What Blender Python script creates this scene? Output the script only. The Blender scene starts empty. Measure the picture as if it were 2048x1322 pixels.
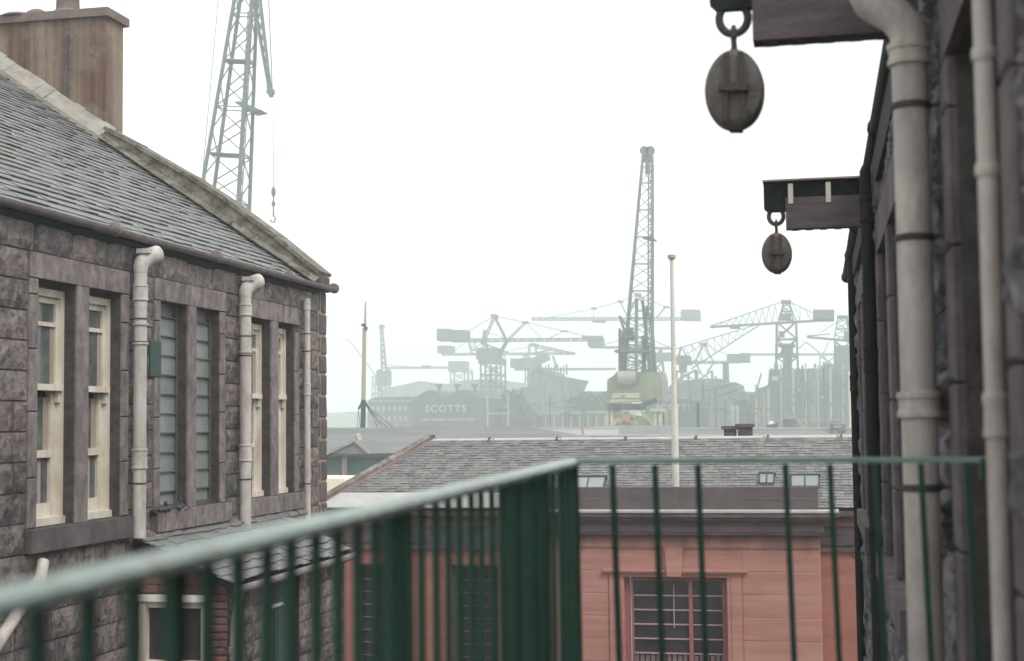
import bpy, bmesh, math, random
from mathutils import Vector, Matrix
random.seed(7)
R = math.radians
S = bpy.context.scene

# ------------------------------------------------------------------ camera
# world frame: +Y runs down the lane, +X to the right, camera eye at the origin, street at GZ
GZ = -7.5
F, CX, CY = 2900.0, 1024.0, 661.0
YAW, PITCH, ROLL = R(11.9292), R(3.6693), R(0.65)
fw = Vector((-math.sin(YAW)*math.cos(PITCH), math.cos(YAW)*math.cos(PITCH), math.sin(PITCH)))
rt0 = Vector((math.cos(YAW), math.sin(YAW), 0)); up0 = rt0.cross(fw)
rt = rt0*math.cos(ROLL) - up0*math.sin(ROLL); up = up0*math.cos(ROLL) + rt0*math.sin(ROLL)
cd = bpy.data.cameras.new('camera'); cam = bpy.data.objects.new('camera', cd)
S.collection.objects.link(cam); S.camera = cam
m = Matrix((rt, up, -fw)).transposed().to_4x4(); cam.matrix_world = m
cd.sensor_width = 36; cd.lens = 36*F/2048; cd.clip_start = 0.05; cd.clip_end = 3000
cd.dof.use_dof = True; cd.dof.focus_distance = 20; cd.dof.aperture_fstop = 3.4

# ------------------------------------------------------------------ world, sun, exposure
SUN_EL, SUN_AZ = 48, 128            # azimuth clockwise from +Y: from the right and a little behind the camera
w = bpy.data.worlds.new('World'); S.world = w; w.use_nodes = True
nt = w.node_tree; nt.nodes.clear()
out = nt.nodes.new('ShaderNodeOutputWorld'); bg = nt.nodes.new('ShaderNodeBackground')
sky = nt.nodes.new('ShaderNodeTexSky'); sky.sky_type = 'NISHITA'; sky.sun_disc = False
sky.sun_elevation = R(SUN_EL); sky.sun_rotation = R(SUN_AZ); sky.air_density = 1.0; sky.dust_density = 3.0
mx = nt.nodes.new('ShaderNodeMix'); mx.data_type = 'RGBA'; mx.inputs[0].default_value = 0.93
mx.inputs[7].default_value = (7.2, 7.3, 7.15, 1)        # the even overcast cloud sheet
nt.links.new(sky.outputs[0], mx.inputs[6]); nt.links.new(mx.outputs[2], bg.inputs[0])
bg.inputs[1].default_value = 0.12; nt.links.new(bg.outputs[0], out.inputs[0])
ld = bpy.data.lights.new('sun', 'SUN'); ld.energy = 1.1; ld.angle = R(25); ld.color = (1, .96, .9)
sun = bpy.data.objects.new('sun', ld); S.collection.objects.link(sun)
sd = Vector((math.sin(R(SUN_AZ))*math.cos(R(SUN_EL)), math.cos(R(SUN_AZ))*math.cos(R(SUN_EL)), math.sin(R(SUN_EL))))
sun.rotation_euler = sd.to_track_quat('Z', 'Y').to_euler()
S.view_settings.view_transform = 'Standard'; S.view_settings.look = 'None'
S.view_settings.exposure = 0.85; S.view_settings.gamma = 1
S.cycles.volume_bounces = 2; S.cycles.max_bounces = 8; S.cycles.volume_step_rate = 5

# ------------------------------------------------------------------ helpers
def ray(px, py): return fw + rt*((px-CX)/F) - up*((py-CY)/F)
def onY(px, py, Y): d = ray(px, py); return d*(Y/d.y)      # survey helper: where a sight line meets a frontage
OFF = {}
class MB:
    def __init__(s): s.v = []; s.f = []
    def add(s, vs, fs):
        n = len(s.v); s.v += [tuple(a) for a in vs]; s.f += [tuple(i+n for i in f) for f in fs]; return s
    def box(s, x0, x1, y0, y1, z0, z1):
        return s.add([(x0,y0,z0),(x1,y0,z0),(x1,y1,z0),(x0,y1,z0),(x0,y0,z1),(x1,y0,z1),(x1,y1,z1),(x0,y1,z1)],
                     [(0,3,2,1),(4,5,6,7),(0,1,5,4),(1,2,6,5),(2,3,7,6),(3,0,4,7)])
    def bar(s, p, q, t, h=None, ref=None):
        p = Vector(p); q = Vector(q); d = (q-p)
        if d.length < 1e-6: return s
        d.normalize(); r = Vector(ref) if ref else (Vector((0,0,1)) if abs(d.z) < .9 else Vector((0,1,0)))
        a = d.cross(r).normalized()*(t/2); b = a.cross(d).normalized()*((h or t)/2)
        return s.add([p-a-b,p+a-b,p+a+b,p-a+b,q-a-b,q+a-b,q+a+b,q-a+b],
                     [(0,3,2,1),(4,5,6,7),(0,1,5,4),(1,2,6,5),(2,3,7,6),(3,0,4,7)])
    def tube(s, pts, r, n=16, r2=None):
        pts = [Vector(p) for p in pts]; rings = []; N = len(pts); ref = None
        for i, p in enumerate(pts):
            d = (pts[min(i+1,N-1)]-pts[max(i-1,0)]).normalized()
            if ref is None: ref = Vector((1,0,0)) if abs(d.x) < .8 else Vector((0,0,1))
            a = d.cross(ref).normalized(); b = d.cross(a).normalized(); ref = -b if False else ref
            rr = r if not callable(r) else r(i/(N-1))
            if isinstance(rr, (list, tuple)): rr = rr[i]
            rings.append([p + a*math.cos(2*math.pi*k/n)*rr + b*math.sin(2*math.pi*k/n)*rr for k in range(n)])
        vs = [v for rg in rings for v in rg]; fs = []
        for i in range(N-1):
            for k in range(n): fs.append((i*n+k, i*n+(k+1)%n, (i+1)*n+(k+1)%n, (i+1)*n+k))
        fs.append(tuple(range(n))[::-1]); fs.append(tuple((N-1)*n+k for k in range(n)))
        return s.add(vs, fs)
    def lathe(s, c, prof, n=20, axis='z'):
        c = Vector(c); vs = []; fs = []
        for (r, h) in prof:
            for k in range(n):
                a = 2*math.pi*k/n; u, v = r*math.cos(a), r*math.sin(a)
                vs.append(c + (Vector((u,v,h)) if axis == 'z' else Vector((u,h,v)) if axis == 'y' else Vector((h,u,v))))
        for i in range(len(prof)-1):
            for k in range(n): fs.append((i*n+k, i*n+(k+1)%n, (i+1)*n+(k+1)%n, (i+1)*n+k))
        fs.append(tuple(range(n))[::-1]); fs.append(tuple((len(prof)-1)*n+k for k in range(n)))
        return s.add(vs, fs)
    def prism(s, pts, vec):      # outline polygon swept along vec
        pts = [Vector(p) for p in pts]; n = len(pts); vec = Vector(vec)
        return s.add(pts + [p+vec for p in pts], [tuple(range(n))[::-1], tuple(range(n, 2*n))] +
                     [(i, (i+1)%n, n+(i+1)%n, n+i) for i in range(n)])
    def truss(s, p, q, w0, w1, n, t, tb=None, h0=None, h1=None, ref=(0,1,0)):   # four-chord lattice
        p = Vector(p); q = Vector(q); d = (q-p).normalized(); tb = tb or t*.6
        a = d.cross(Vector(ref)).normalized(); b = a.cross(d).normalized(); h0 = h0 or w0; h1 = h1 or w1
        def C(i, k):
            f = i/n; c = p.lerp(q, f); ww = (w0+(w1-w0)*f)/2; hh = (h0+(h1-h0)*f)/2
            sx, sy = ((-1,-1),(1,-1),(1,1),(-1,1))[k]; return c + a*ww*sx + b*hh*sy
        for k in range(4):
            s.bar(C(0,k), C(n,k), t)
            k2 = (k+1) % 4
            for i in range(n):
                if i % 2: s.bar(C(i,k), C(i+1,k2), tb)
                else: s.bar(C(i,k2), C(i+1,k), tb)
                if i % 2 == 0: s.bar(C(i,k), C(i,k2), tb)
        return s
    def build(s, name, mat, parent=None, label=None, smooth=False, kind=None, recalc=True):
        me = bpy.data.meshes.new(name); off = OFF.get(parent.name, Vector()) if parent else Vector()
        base = Vector()
        if parent is None and kind is None:
            xs = [v[0] for v in s.v]; ys = [v[1] for v in s.v]; zs = [v[2] for v in s.v]
            base = Vector(((min(xs)+max(xs))/2, (min(ys)+max(ys))/2, min(zs)))
        o2 = off + base
        me.from_pydata([tuple(Vector(v)-o2) for v in s.v], [], s.f)
        if recalc:
            b = bmesh.new(); b.from_mesh(me); bmesh.ops.recalc_face_normals(b, faces=b.faces); b.to_mesh(me); b.free()
        if smooth:
            me.polygons.foreach_set('use_smooth', [True]*len(me.polygons))
            try: me.set_sharp_from_angle(angle=R(40))
            except Exception: pass
        o = bpy.data.objects.new(name, me); S.collection.objects.link(o); me.materials.append(mat)
        if parent: o.parent = parent
        else: o.location = base
        OFF[o.name] = o2
        if label: o['label'] = label
        if kind: o['kind'] = kind
        return o
def thing(name, label, cat, loc, group=None):
    o = bpy.data.objects.new(name, None); S.collection.objects.link(o); o.location = loc
    o.empty_display_size = .2; OFF[o.name] = Vector(loc); o['label'] = label; o['category'] = cat
    if group: o['group'] = group
    return o
def tag(o, label, cat, group=None):
    o['label'] = label; o['category'] = cat
    if group: o['group'] = group
    return o
def text(name, body, size, loc, mat, parent, depth=.1):
    cu = bpy.data.curves.new('t', 'FONT'); cu.body = body; cu.size = size; cu.extrude = depth; cu.align_x = 'CENTER'
    cu.space_character = 1.25; cu.offset = size*.02
    to = bpy.data.objects.new('t', cu); S.collection.objects.link(to)
    dg = bpy.context.evaluated_depsgraph_get(); me = bpy.data.meshes.new_from_object(to.evaluated_get(dg))
    bpy.data.objects.remove(to); me.name = name
    o = bpy.data.objects.new(name, me); S.collection.objects.link(o); me.materials.clear(); me.materials.append(mat)
    o.parent = parent; o.rotation_euler = (R(90), 0, 0); o.location = Vector(loc) - OFF[parent.name]
    return o

# ------------------------------------------------------------------ materials
def mat(name, cols, scale=3, rough=.8, bump=0, bscale=None, island=0, stretch=(1,1,1), spec=.3, stain=None, metal=0, detail=6, drip=None):
    """cols: colours spread over a noise; island: share of the per-piece random in the mix; stain=(colour, amount, stretch)"""
    mt = bpy.data.materials.new(name); mt.use_nodes = True; n = mt.node_tree; L = n.links; b = n.nodes['Principled BSDF']
    b.inputs['Roughness'].default_value = rough; b.inputs['Metallic'].default_value = metal
    b.inputs['Specular IOR Level'].default_value = spec
    tc = n.nodes.new('ShaderNodeNewGeometry')
    def mapped(st):
        mp = n.nodes.new('ShaderNodeMapping'); mp.inputs['Scale'].default_value = st; L.new(tc.outputs['Position'], mp.inputs[0]); return mp
    def noise(sc, st, det=6):
        q = n.nodes.new('ShaderNodeTexNoise'); q.inputs['Scale'].default_value = sc; q.inputs['Detail'].default_value = det
        q.inputs['Roughness'].default_value = .62; L.new(mapped(st).outputs[0], q.inputs['Vector']); return q
    n1 = noise(scale, stretch, detail)
    fac = n1.outputs[0]
    cr = n.nodes.new('ShaderNodeMapRange'); cr.inputs[1].default_value = .28; cr.inputs[2].default_value = .72; L.new(fac, cr.inputs[0]); fac = cr.outputs[0]
    if island:
        mxx = n.nodes.new('ShaderNodeMix'); mxx.inputs[0].default_value = island
        L.new(fac, mxx.inputs[2]); L.new(tc.outputs['Random Per Island'], mxx.inputs[3]); fac = mxx.outputs[0]
    rp = n.nodes.new('ShaderNodeValToRGB'); el = rp.color_ramp.elements
    for i, c in enumerate(cols):
        e = el[i] if i < 2 else el.new(i/(len(cols)-1))
        e.position = i/(len(cols)-1) if len(cols) > 1 else 0; e.color = (*c, 1)
    if len(cols) == 1: el[1].color = (*cols[0], 1)
    L.new(fac, rp.inputs[0]); col = rp.outputs[0]
    if stain:
        for (sc, amt, st, ss) in (stain if isinstance(stain, list) else [stain]):
            q = noise(ss, st); r2 = n.nodes.new('ShaderNodeMapRange'); r2.inputs[1].default_value = .48; r2.inputs[2].default_value = .68
            r2.inputs[4].default_value = amt; L.new(q.outputs[0], r2.inputs[0])
            m2 = n.nodes.new('ShaderNodeMix'); m2.data_type = 'RGBA'; L.new(r2.outputs[0], m2.inputs[0]); L.new(col, m2.inputs[6])
            m2.inputs[7].default_value = (*sc, 1); col = m2.outputs[2]
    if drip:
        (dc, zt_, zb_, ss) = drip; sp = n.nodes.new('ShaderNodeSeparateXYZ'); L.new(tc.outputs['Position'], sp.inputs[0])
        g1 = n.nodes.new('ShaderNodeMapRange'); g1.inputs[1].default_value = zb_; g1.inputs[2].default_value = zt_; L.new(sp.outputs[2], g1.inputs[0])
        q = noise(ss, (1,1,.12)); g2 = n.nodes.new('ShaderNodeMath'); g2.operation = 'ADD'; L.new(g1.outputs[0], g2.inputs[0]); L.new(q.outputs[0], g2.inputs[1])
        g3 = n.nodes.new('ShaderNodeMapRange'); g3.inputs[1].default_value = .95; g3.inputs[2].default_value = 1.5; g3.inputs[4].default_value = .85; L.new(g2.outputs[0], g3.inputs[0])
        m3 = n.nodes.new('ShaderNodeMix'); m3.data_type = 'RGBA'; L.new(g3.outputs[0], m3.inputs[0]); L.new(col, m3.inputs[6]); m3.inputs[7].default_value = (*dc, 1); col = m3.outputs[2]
    L.new(col, b.inputs['Base Color'])
    if bump:
        q = noise(bscale or scale*6, (1,1,1), 8); bp = n.nodes.new('ShaderNodeBump'); bp.inputs['Strength'].default_value = bump
        bp.inputs['Distance'].default_value = .02; L.new(q.outputs[0], bp.inputs['Height']); L.new(bp.outputs[0], b.inputs['Normal'])
    return mt
M = {}
M['stone'] = mat('weathered_whinstone', [(.06,.045,.056),(.13,.10,.112),(.235,.195,.185),(.19,.15,.152),(.09,.074,.085),(.31,.275,.25)], 7, .9, 1, 26, .66,
                 stain=[((.04,.034,.04), .85, (1,1,.5), 2.2), ((.35,.30,.27), .6, (1,1,1.4), 5), ((.06,.085,.065), .5, (1,1,1), 1.3), ((.03,.028,.03), .8, (1,1,1), 13)])
M['stone_dressed'] = mat('dressed_stone', [(.09,.068,.084),(.185,.152,.16),(.31,.265,.245)], 9, .9, .6, 40, .3,
                 stain=[((.07,.06,.065), .8, (1,1,.4), 3.5), ((.38,.34,.30), .5, (1,1,.3), 7)])
M['stone_dark'] = mat('soot_dark_stone', [(.022,.026,.032),(.065,.063,.073),(.17,.155,.17),(.10,.07,.09)], 8, .9, 1, 34, .4, stretch=(1,.3,1),
                 stain=[((.22,.20,.225), .7, (1,.25,.8), 5), ((.025,.032,.03), .9, (1,.2,1), 6), ((.02,.022,.022), .8, (1,.3,.6), 14)])
M['stone_dark_dressed'] = mat('soot_dressed_stone', [(.055,.045,.053),(.11,.09,.098),(.18,.145,.15)], 4, .9, .5, 40, .2,
                 stain=((.05,.05,.05), .6, (1,1,.3), 3))
M['mortar'] = mat('old_mortar', [(.035,.03,.032),(.10,.088,.082)], 9, .95, .5)
M['ochre_mortar'] = mat('ochre_mortar', [(.20,.13,.09),(.38,.28,.18)], 9, .95, .5)
M['slate'] = mat('wet_slate', [(.10,.105,.12),(.15,.155,.16),(.20,.205,.205),(.15,.135,.148)], 6, .55, .4, 60, .5, spec=.5,
                 stain=((.20,.19,.14), .4, (1,1,1), 2.2))
M['slate_far'] = mat('dull_slate', [(.10,.095,.105),(.15,.145,.15),(.19,.185,.19),(.24,.245,.24)], 5, .6, .3, 60, .6, spec=.45,
                 stain=((.24,.25,.20), .35, (1,1,1), 1.5))
M['render'] = mat('stained_render', [(.165,.12,.092),(.225,.17,.13),(.28,.225,.175)], 1.4, .9, .5, 60,
                 detail=3, stain=[((.10,.045,.034), 1, (1.9,.5,.07), 1.35), ((.05,.04,.045), 1, (2.6,.6,.06), 1.2), ((.30,.26,.22), .5, (1,1,.8), 3)])
M['cap_stone'] = mat('chimney_cap_stone', [(.13,.10,.10),(.21,.165,.155)], 4, .9, .5)
M['cement'] = mat('cement_fillet', [(.26,.245,.22),(.38,.36,.325)], 6, .9, .5, 50, stain=((.18,.16,.13), .5, (1,1,1), 4))
M['skew'] = mat('lichened_coping', [(.11,.10,.085),(.20,.188,.16),(.30,.285,.25)], 7, .9, .8, 30, stain=[((.05,.042,.03), .9, (1,1,1), 6), ((.12,.09,.07), .8, (1,1,1), 2.2)])
M['gutter'] = mat('cast_iron_gutter', [(.14,.115,.12),(.24,.20,.20)], 6, .55, .3)
M['white_pipe'] = mat('painted_downpipe', [(.44,.41,.385),(.60,.575,.54)], 5, .6, .2, 40, stain=[((.30,.23,.19), .6, (3,3,.4), 2), ((.16,.11,.09), .35, (2,2,.8), 5)])
M['white_pipe_dull'] = mat('weathered_painted_pipe', [(.33,.30,.285),(.48,.445,.41)], 5, .65, .25, 40, stain=[((.21,.16,.14), .6, (3,3,.4), 2), ((.10,.07,.06), .35, (2,2,.7), 6)])
M['dark_pipe'] = mat('black_iron_pipe', [(.006,.013,.010),(.022,.022,.022)], 7, .7, .3, spec=.12)
M['sash'] = mat('cream_paint', [(.60,.54,.45),(.74,.69,.60)], 4, .6, .2, 40, stain=((.36,.26,.20), .5, (1,1,.4), 5))
M['glass'] = mat('window_glass', [(.04,.05,.052),(.19,.20,.195)], 3.5, .12, 0, spec=.55)  # mottled grey imitates reflections, painted into the pane colour
M['glass_dark'] = mat('dark_glass', [(.02,.018,.022),(.05,.042,.05)], 2, .2, 0, spec=.4)
M['curtain'] = mat('curtain_cloth', [(.30,.25,.21),(.42,.36,.30)], 4, .9, 0, stretch=(1,6,.2))
M['obscured'] = mat('obscured_glass', [(.16,.18,.178),(.27,.29,.285)], 3, .35, .2, 30, spec=.5)
M['bar'] = mat('glazing_bar', [(.10,.10,.09)], 2, .7)
M['sand'] = mat('red_sandstone', [(.37,.168,.142),(.45,.222,.188),(.52,.27,.232)], 1.6, .85, .4, 60, stretch=(.25,.25,4),
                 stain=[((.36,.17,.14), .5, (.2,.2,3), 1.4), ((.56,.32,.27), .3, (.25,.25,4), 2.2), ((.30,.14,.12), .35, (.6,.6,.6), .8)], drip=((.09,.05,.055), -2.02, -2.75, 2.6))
M['sand2'] = mat('deep_red_sandstone', [(.31,.125,.10),(.41,.18,.145)], 1.6, .85, .35, 60, stretch=(.35,.35,2.2))
M['cornice'] = mat('sooty_sandstone', [(.055,.05,.055),(.11,.085,.09),(.19,.13,.13)], 2.2, .9, .4, stretch=(1,1,2.4))
M['frieze'] = mat('purple_frieze_stone', [(.16,.11,.12),(.26,.18,.19)], 3, .9, .4)
M['lead'] = mat('pale_lead_flashing', [(.34,.34,.33),(.48,.48,.46)], 3, .5, .1, spec=.5)
M['parapet'] = mat('dark_parapet', [(.085,.068,.075),(.13,.105,.112)], 3, .85, .3, stain=((.06,.05,.06), .5, (1,1,1), 1.2))
M['redframe'] = mat('oxide_red_paint', [(.28,.09,.10),(.36,.15,.15)], 5, .5)
M['paleframe'] = mat('pale_pink_paint', [(.42,.26,.27),(.50,.34,.34)], 5, .5)
M['brick'] = mat('red_brick', [(.07,.045,.042),(.15,.065,.055),(.24,.10,.085),(.13,.085,.085)], 6, .9, .6, 40, .6, stain=[((.05,.04,.045), .8, (1,1,1), 2.5), ((.25,.2,.19), .4, (1,1,1), 6)])
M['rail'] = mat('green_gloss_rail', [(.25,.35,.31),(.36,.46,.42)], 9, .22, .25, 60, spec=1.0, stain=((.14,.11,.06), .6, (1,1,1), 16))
M['rail_dark'] = mat('green_rail_in_shade', [(.07,.15,.115),(.12,.21,.17)], 9, .4, .25, 60, spec=.6)  # darker copy of the rail green, its shade put into the colour
M['baluster'] = mat('dark_green_paint', [(.010,.045,.028),(.016,.062,.04)], 8, .45, .2, spec=.25)
M['deck'] = mat('landing_concrete', [(.12,.12,.11),(.2,.2,.19)], 6, .9, .3)
M['timber'] = mat('weathered_timber', [(.055,.042,.046),(.08,.062,.066),(.11,.09,.09)], 6, .85, .6, 30, stretch=(.5,4,4))
M['timber_dark'] = mat('tarred_board', [(.006,.012,.010),(.018,.022,.021)], 6, .75, .3, spec=.12)
M['block'] = mat('pulley_block_wood', [(.065,.065,.06),(.13,.115,.11)], 9, .75, .6, 30, stretch=(3,1,.6), stain=((.13,.06,.035), .5, (1,1,1), 9))
M['iron'] = mat('rusty_iron', [(.03,.032,.03),(.07,.05,.045)], 12, .7, .5)
M['pale_strap'] = mat('pale_strap', [(.40,.40,.34)], 5, .7)
M['crane_pole'] = mat('pole_white_paint', [(.50,.49,.45),(.62,.61,.56)], 4, .6)
M['crane_near'] = mat('grey_green_crane_paint', [(.07,.095,.085),(.12,.15,.135)], 1, .6)
M['crane_mid'] = mat('dock_crane_paint', [(.09,.115,.10),(.16,.19,.165)], .8, .6)
M['crane_house'] = mat('pale_green_house_paint', [(.15,.18,.135),(.24,.27,.21)], .8, .7, stain=((.33,.30,.12), .5, (1,1,.5), .8))
M['crane_cream'] = mat('cream_crane_paint', [(.34,.35,.24),(.48,.48,.36)], .8, .7, stain=((.35,.27,.12), .5, (1,1,1), 1))
M['crane_far'] = mat('far_crane_paint', [(.02,.035,.035),(.05,.07,.068)], .3, .7)
M['crane_box'] = mat('counterweight_paint', [(.05,.07,.068),(.09,.115,.11)], .5, .7)
M['rust'] = mat('rust_orange', [(.32,.16,.08),(.42,.26,.14)], 1, .8)
M['white'] = mat('white_paint', [(.72,.72,.66),(.82,.82,.78)], 3, .5)
M['mast_tan'] = mat('varnished_mast', [(.30,.26,.21),(.38,.34,.28)], 2, .6)
M['mast_green'] = mat('dark_mast_paint', [(.025,.06,.05),(.04,.08,.07)], 2, .6)
M['shed'] = mat('dark_shed_cladding', [(.03,.035,.04),(.09,.095,.10)], .6, .85, 0, stretch=(1,1,.3))
M['shed2'] = mat('grey_shed_cladding', [(.03,.045,.045),(.10,.11,.115),(.26,.26,.26)], .35, .85, 0, stretch=(2,2,.5), stain=((.02,.03,.03), .8, (1,1,1), .22))
M['shed3'] = mat('pale_shed_cladding', [(.26,.27,.27),(.36,.36,.35)], .3, .85, 0)
M['roof_far'] = mat('far_slate_roof', [(.13,.135,.14),(.20,.20,.20)], .8, .8, 0, stretch=(.3,1,3))
M['sign'] = mat('white_sign_paint', [(.34,.33,.33)], 1, .7)
M['winpale'] = mat('pale_glazing', [(.20,.22,.21),(.30,.31,.30)], .3, .5)
M['green_wall'] = mat('green_painted_wall', [(.07,.12,.10),(.11,.165,.145)], 1, .8)
M['cream_wall'] = mat('cream_render', [(.62,.55,.42),(.74,.68,.56)], 1, .85)
M['leaf'] = mat('leaves', [(.035,.05,.03),(.07,.09,.05)], .6, .8, 0, island=.5)
M['bark'] = mat('bark', [(.05,.045,.04)], 1, .9)
M['ground'] = mat('yard_ground', [(.22,.22,.21),(.30,.30,.29)], .5, .9, .3)
M['setts'] = mat('lane_setts', [(.06,.06,.06),(.10,.10,.10)], 6, .85, .5)
M['hill'] = mat('hill_fields', [(.07,.10,.05),(.11,.14,.08)], .02, .9)

# ------------------------------------------------------------------ setting: ground, road, hills
g = MB(); g.add([(-900,-40,GZ),(900,-40,GZ),(900,1400,GZ),(-900,1400,GZ)], [(0,1,2,3)]); g.build('ground', M['ground'], kind='structure')
g = MB(); g.box(-7,.42,-8,26.2,GZ-.2,GZ+.01); g.build('road', M['setts'], kind='structure')
g = MB()      # low hills over the river, left
prof = [(-330,0),(-260,6),(-215,11),(-180,12.5),(-150,10),(-110,14),(-70,19),(-30,17),(20,22),(70,18),(130,12),(200,0)]
vs = []; fs = []
for i, (x, h) in enumerate(prof):
    x *= 1.15
    vs += [(x,560,GZ-1), (x,590,GZ+h*.7), (x,630,GZ+h*1.1), (x,690,GZ-1)]
for i in range(len(prof)-1):
    for k in range(3): fs.append((i*4+k, i*4+k+1, i*4+k+5, i*4+k+4))
g.add(vs, fs); g.build('hills', M['hill'], kind='structure', smooth=True)

# ------------------------------------------------------------------ masonry helpers
def wmap(kind, c, s):        # (u along wall, v up, w out of wall) -> world
    if kind == 'X': return lambda u, v, q: (c+s*q, u, v)
    return lambda u, v, q: (u, c+s*q, v)
def stone(mb, mp, u0, u1, v0, v1, out, bev=.012, rough=0, n=1, back=-.08):
    if u1-u0 < .02 or v1-v0 < .02: return
    if n <= 1:
        A = [(u0,v0),(u1,v0),(u1,v1),(u0,v1)]; b = bev
        Bq = [(u0+b,v0+b),(u1-b,v0+b),(u1-b,v1-b),(u0+b,v1-b)]
        vs = [mp(u,v,back) for u,v in A] + [mp(u,v,out-b) for u,v in A] + [mp(u,v,out+random.uniform(-rough,rough)) for u,v in Bq]
        fs = [(0,1,5,4),(1,2,6,5),(2,3,7,6),(3,0,4,7),(4,5,9,8),(5,6,10,9),(6,7,11,10),(7,4,8,11),(8,9,10,11)]
        mb.add(vs, fs); return
    nu = max(2, int(n*min(3, (u1-u0)/(v1-v0)))); nv = n
    vs = []; fs = []
    for j in range(nv+1):
        for i in range(nu+1):
            e = (i in (0,nu)) or (j in (0,nv)); u = u0+(u1-u0)*i/nu; v = v0+(v1-v0)*j/nv
            if not e: u += random.uniform(-.2,.2)*(u1-u0)/nu; v += random.uniform(-.2,.2)*(v1-v0)/nv
            vs.append(mp(u, v, (out*.25 if e else out+random.uniform(-rough,rough))))
    W = nu+1
    for j in range(nv):
        for i in range(nu): fs.append((j*W+i, j*W+i+1, (j+1)*W+i+1, (j+1)*W+i))
    k = len(vs); A = [(u0,v0),(u1,v0),(u1,v1),(u0,v1)]; vs += [mp(u,v,back) for u,v in A]
    cs = [0, nu, nv*W+nu, nv*W]
    sides = [[j for j in range(0, nu+1)], [j*W+nu for j in range(nv+1)], [nv*W+nu-j for j in range(nu+1)], [(nv-j)*W for j in range(nv+1)]]
    for q in range(4): fs.append(tuple(sides[q]) + (k+(q+1)%4, k+q))
    mb.add(vs, fs)
def coursed(mb, mp, u0, u1, v0, v1, holes, ch=(.26,.4), bw=(.4,.85), out=.012, rough=.006, n=1, gap=.012, cuts=()):
    zs = [v0]; marks = sorted({h[2] for h in holes}|{h[3] for h in holes}|{v1}|set(cuts)); marks = [q for q in marks if v0 < q <= v1]
    for mk in marks:
        span = mk-zs[-1]
        if span < .03: continue
        k = max(1, round(span/random.uniform(*ch))); b0 = zs[-1]
        for i in range(1, k+1): zs.append(b0+span*i/k)
    for a, b in zip(zs, zs[1:]):
        iv = [(u0, u1)]
        for (h0, h1, z0, z1) in holes:
            if min(b, z1)-max(a, z0) > .01:
                nx = []
                for (p, q) in iv:
                    if h1 <= p or h0 >= q: nx.append((p, q)); continue
                    if h0 > p: nx.append((p, h0))
                    if h1 < q: nx.append((h1, q))
                iv = nx
        for (p, q) in iv:
            x = p
            while x < q-.01:
                wd = random.uniform(*bw)
                if q-x-wd < bw[0]*.6: wd = q-x
                stone(mb, mp, x+gap/2, min(x+wd, q)-gap/2, a+gap/2, b-gap/2, bev=min(.012, gap), out=out+random.uniform(-rough, rough)*1.5, rough=rough, n=n)
                x += wd
def core(mb, mp, u0, u1, v0, v1, holes, d0, d1):
    us = sorted({u0,u1}|{h[0] for h in holes}|{h[1] for h in holes}); us = [u for u in us if u0 <= u <= u1]
    for a, b in zip(us, us[1:]):
        hs = sorted([(h[2], h[3]) for h in holes if h[0] <= a+1e-4 and h[1] >= b-1e-4]); z = v0
        for (p, q) in hs+[(v1, v1)]:
            if p > z+.001:
                vs = [mp(u,v,d) for d in (d0,d1) for (u,v) in ((a,z),(b,z),(b,p),(a,p))]
                mb.add(vs, [(0,1,2,3),(4,5,6,7),(0,1,5,4),(1,2,6,5),(2,3,7,6),(3,0,4,7)])
            z = max(z, q)
def mbox(mb, mp, u0, u1, v0, v1, w0, w1):
    vs = [mp(u,v,d) for d in (w0,w1) for (u,v) in ((u0,v0),(u1,v0),(u1,v1),(u0,v1))]
    mb.add(vs, [(0,1,2,3),(4,5,6,7),(0,1,5,4),(1,2,6,5),(2,3,7,6),(3,0,4,7)])
def slates(mb, o, ua, va, na, L, H, wd, ex, th=.008, clip=None, jit=.006):
    """courses of slates: o corner at eaves, ua along, va up the slope, na normal"""
    o, ua, va, na = Vector(o), Vector(ua).normalized(), Vector(va).normalized(), Vector(na).normalized()
    rows = int(H/ex)+1
    for r in range(rows):
        v = r*ex; x = -wd*random.random()
        while x < L:
            w_ = wd*random.uniform(.75, 1.2); a, b = max(0, x), min(L, x+w_); x += w_
            if clip:
                c0, c1 = clip(v); a = max(a, c0); b = min(b, c1)
            if b-a < .03: continue
            dv = random.uniform(-jit, jit)*2; lift = th*random.uniform(1.6, 2.9); v1 = min(v+ex*1.35, H)
            g_ = .003
            pts = [(a+g_, v+dv, lift), (b-g_, v+dv+random.uniform(-jit,jit), lift), (b-g_, v1, .004), (a+g_, v1, .004)]
            top = [o+ua*p+va*q+na*t for p, q, t in pts]; bot = [o+ua*p+va*q+na*(t-th) for p, q, t in pts]
            mb.add(top+bot, [(0,1,2,3),(0,1,5,4),(1,2,6,5),(3,0,4,7)])
def pipe(mb, x, y, z0, z1, r, collars=(), n=20):
    mb.lathe((x,y,0), [(r,z0),(r,z1)], n)
    for (z, h) in collars:
        mb.lathe((x,y,z), [(r,-.004),(r*1.22,0),(r*1.22,.016),(r*1.14,.02),(r*1.14,h-.02),(r*1.24,h-.016),(r*1.24,h),(r,h+.004)], n)

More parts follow.
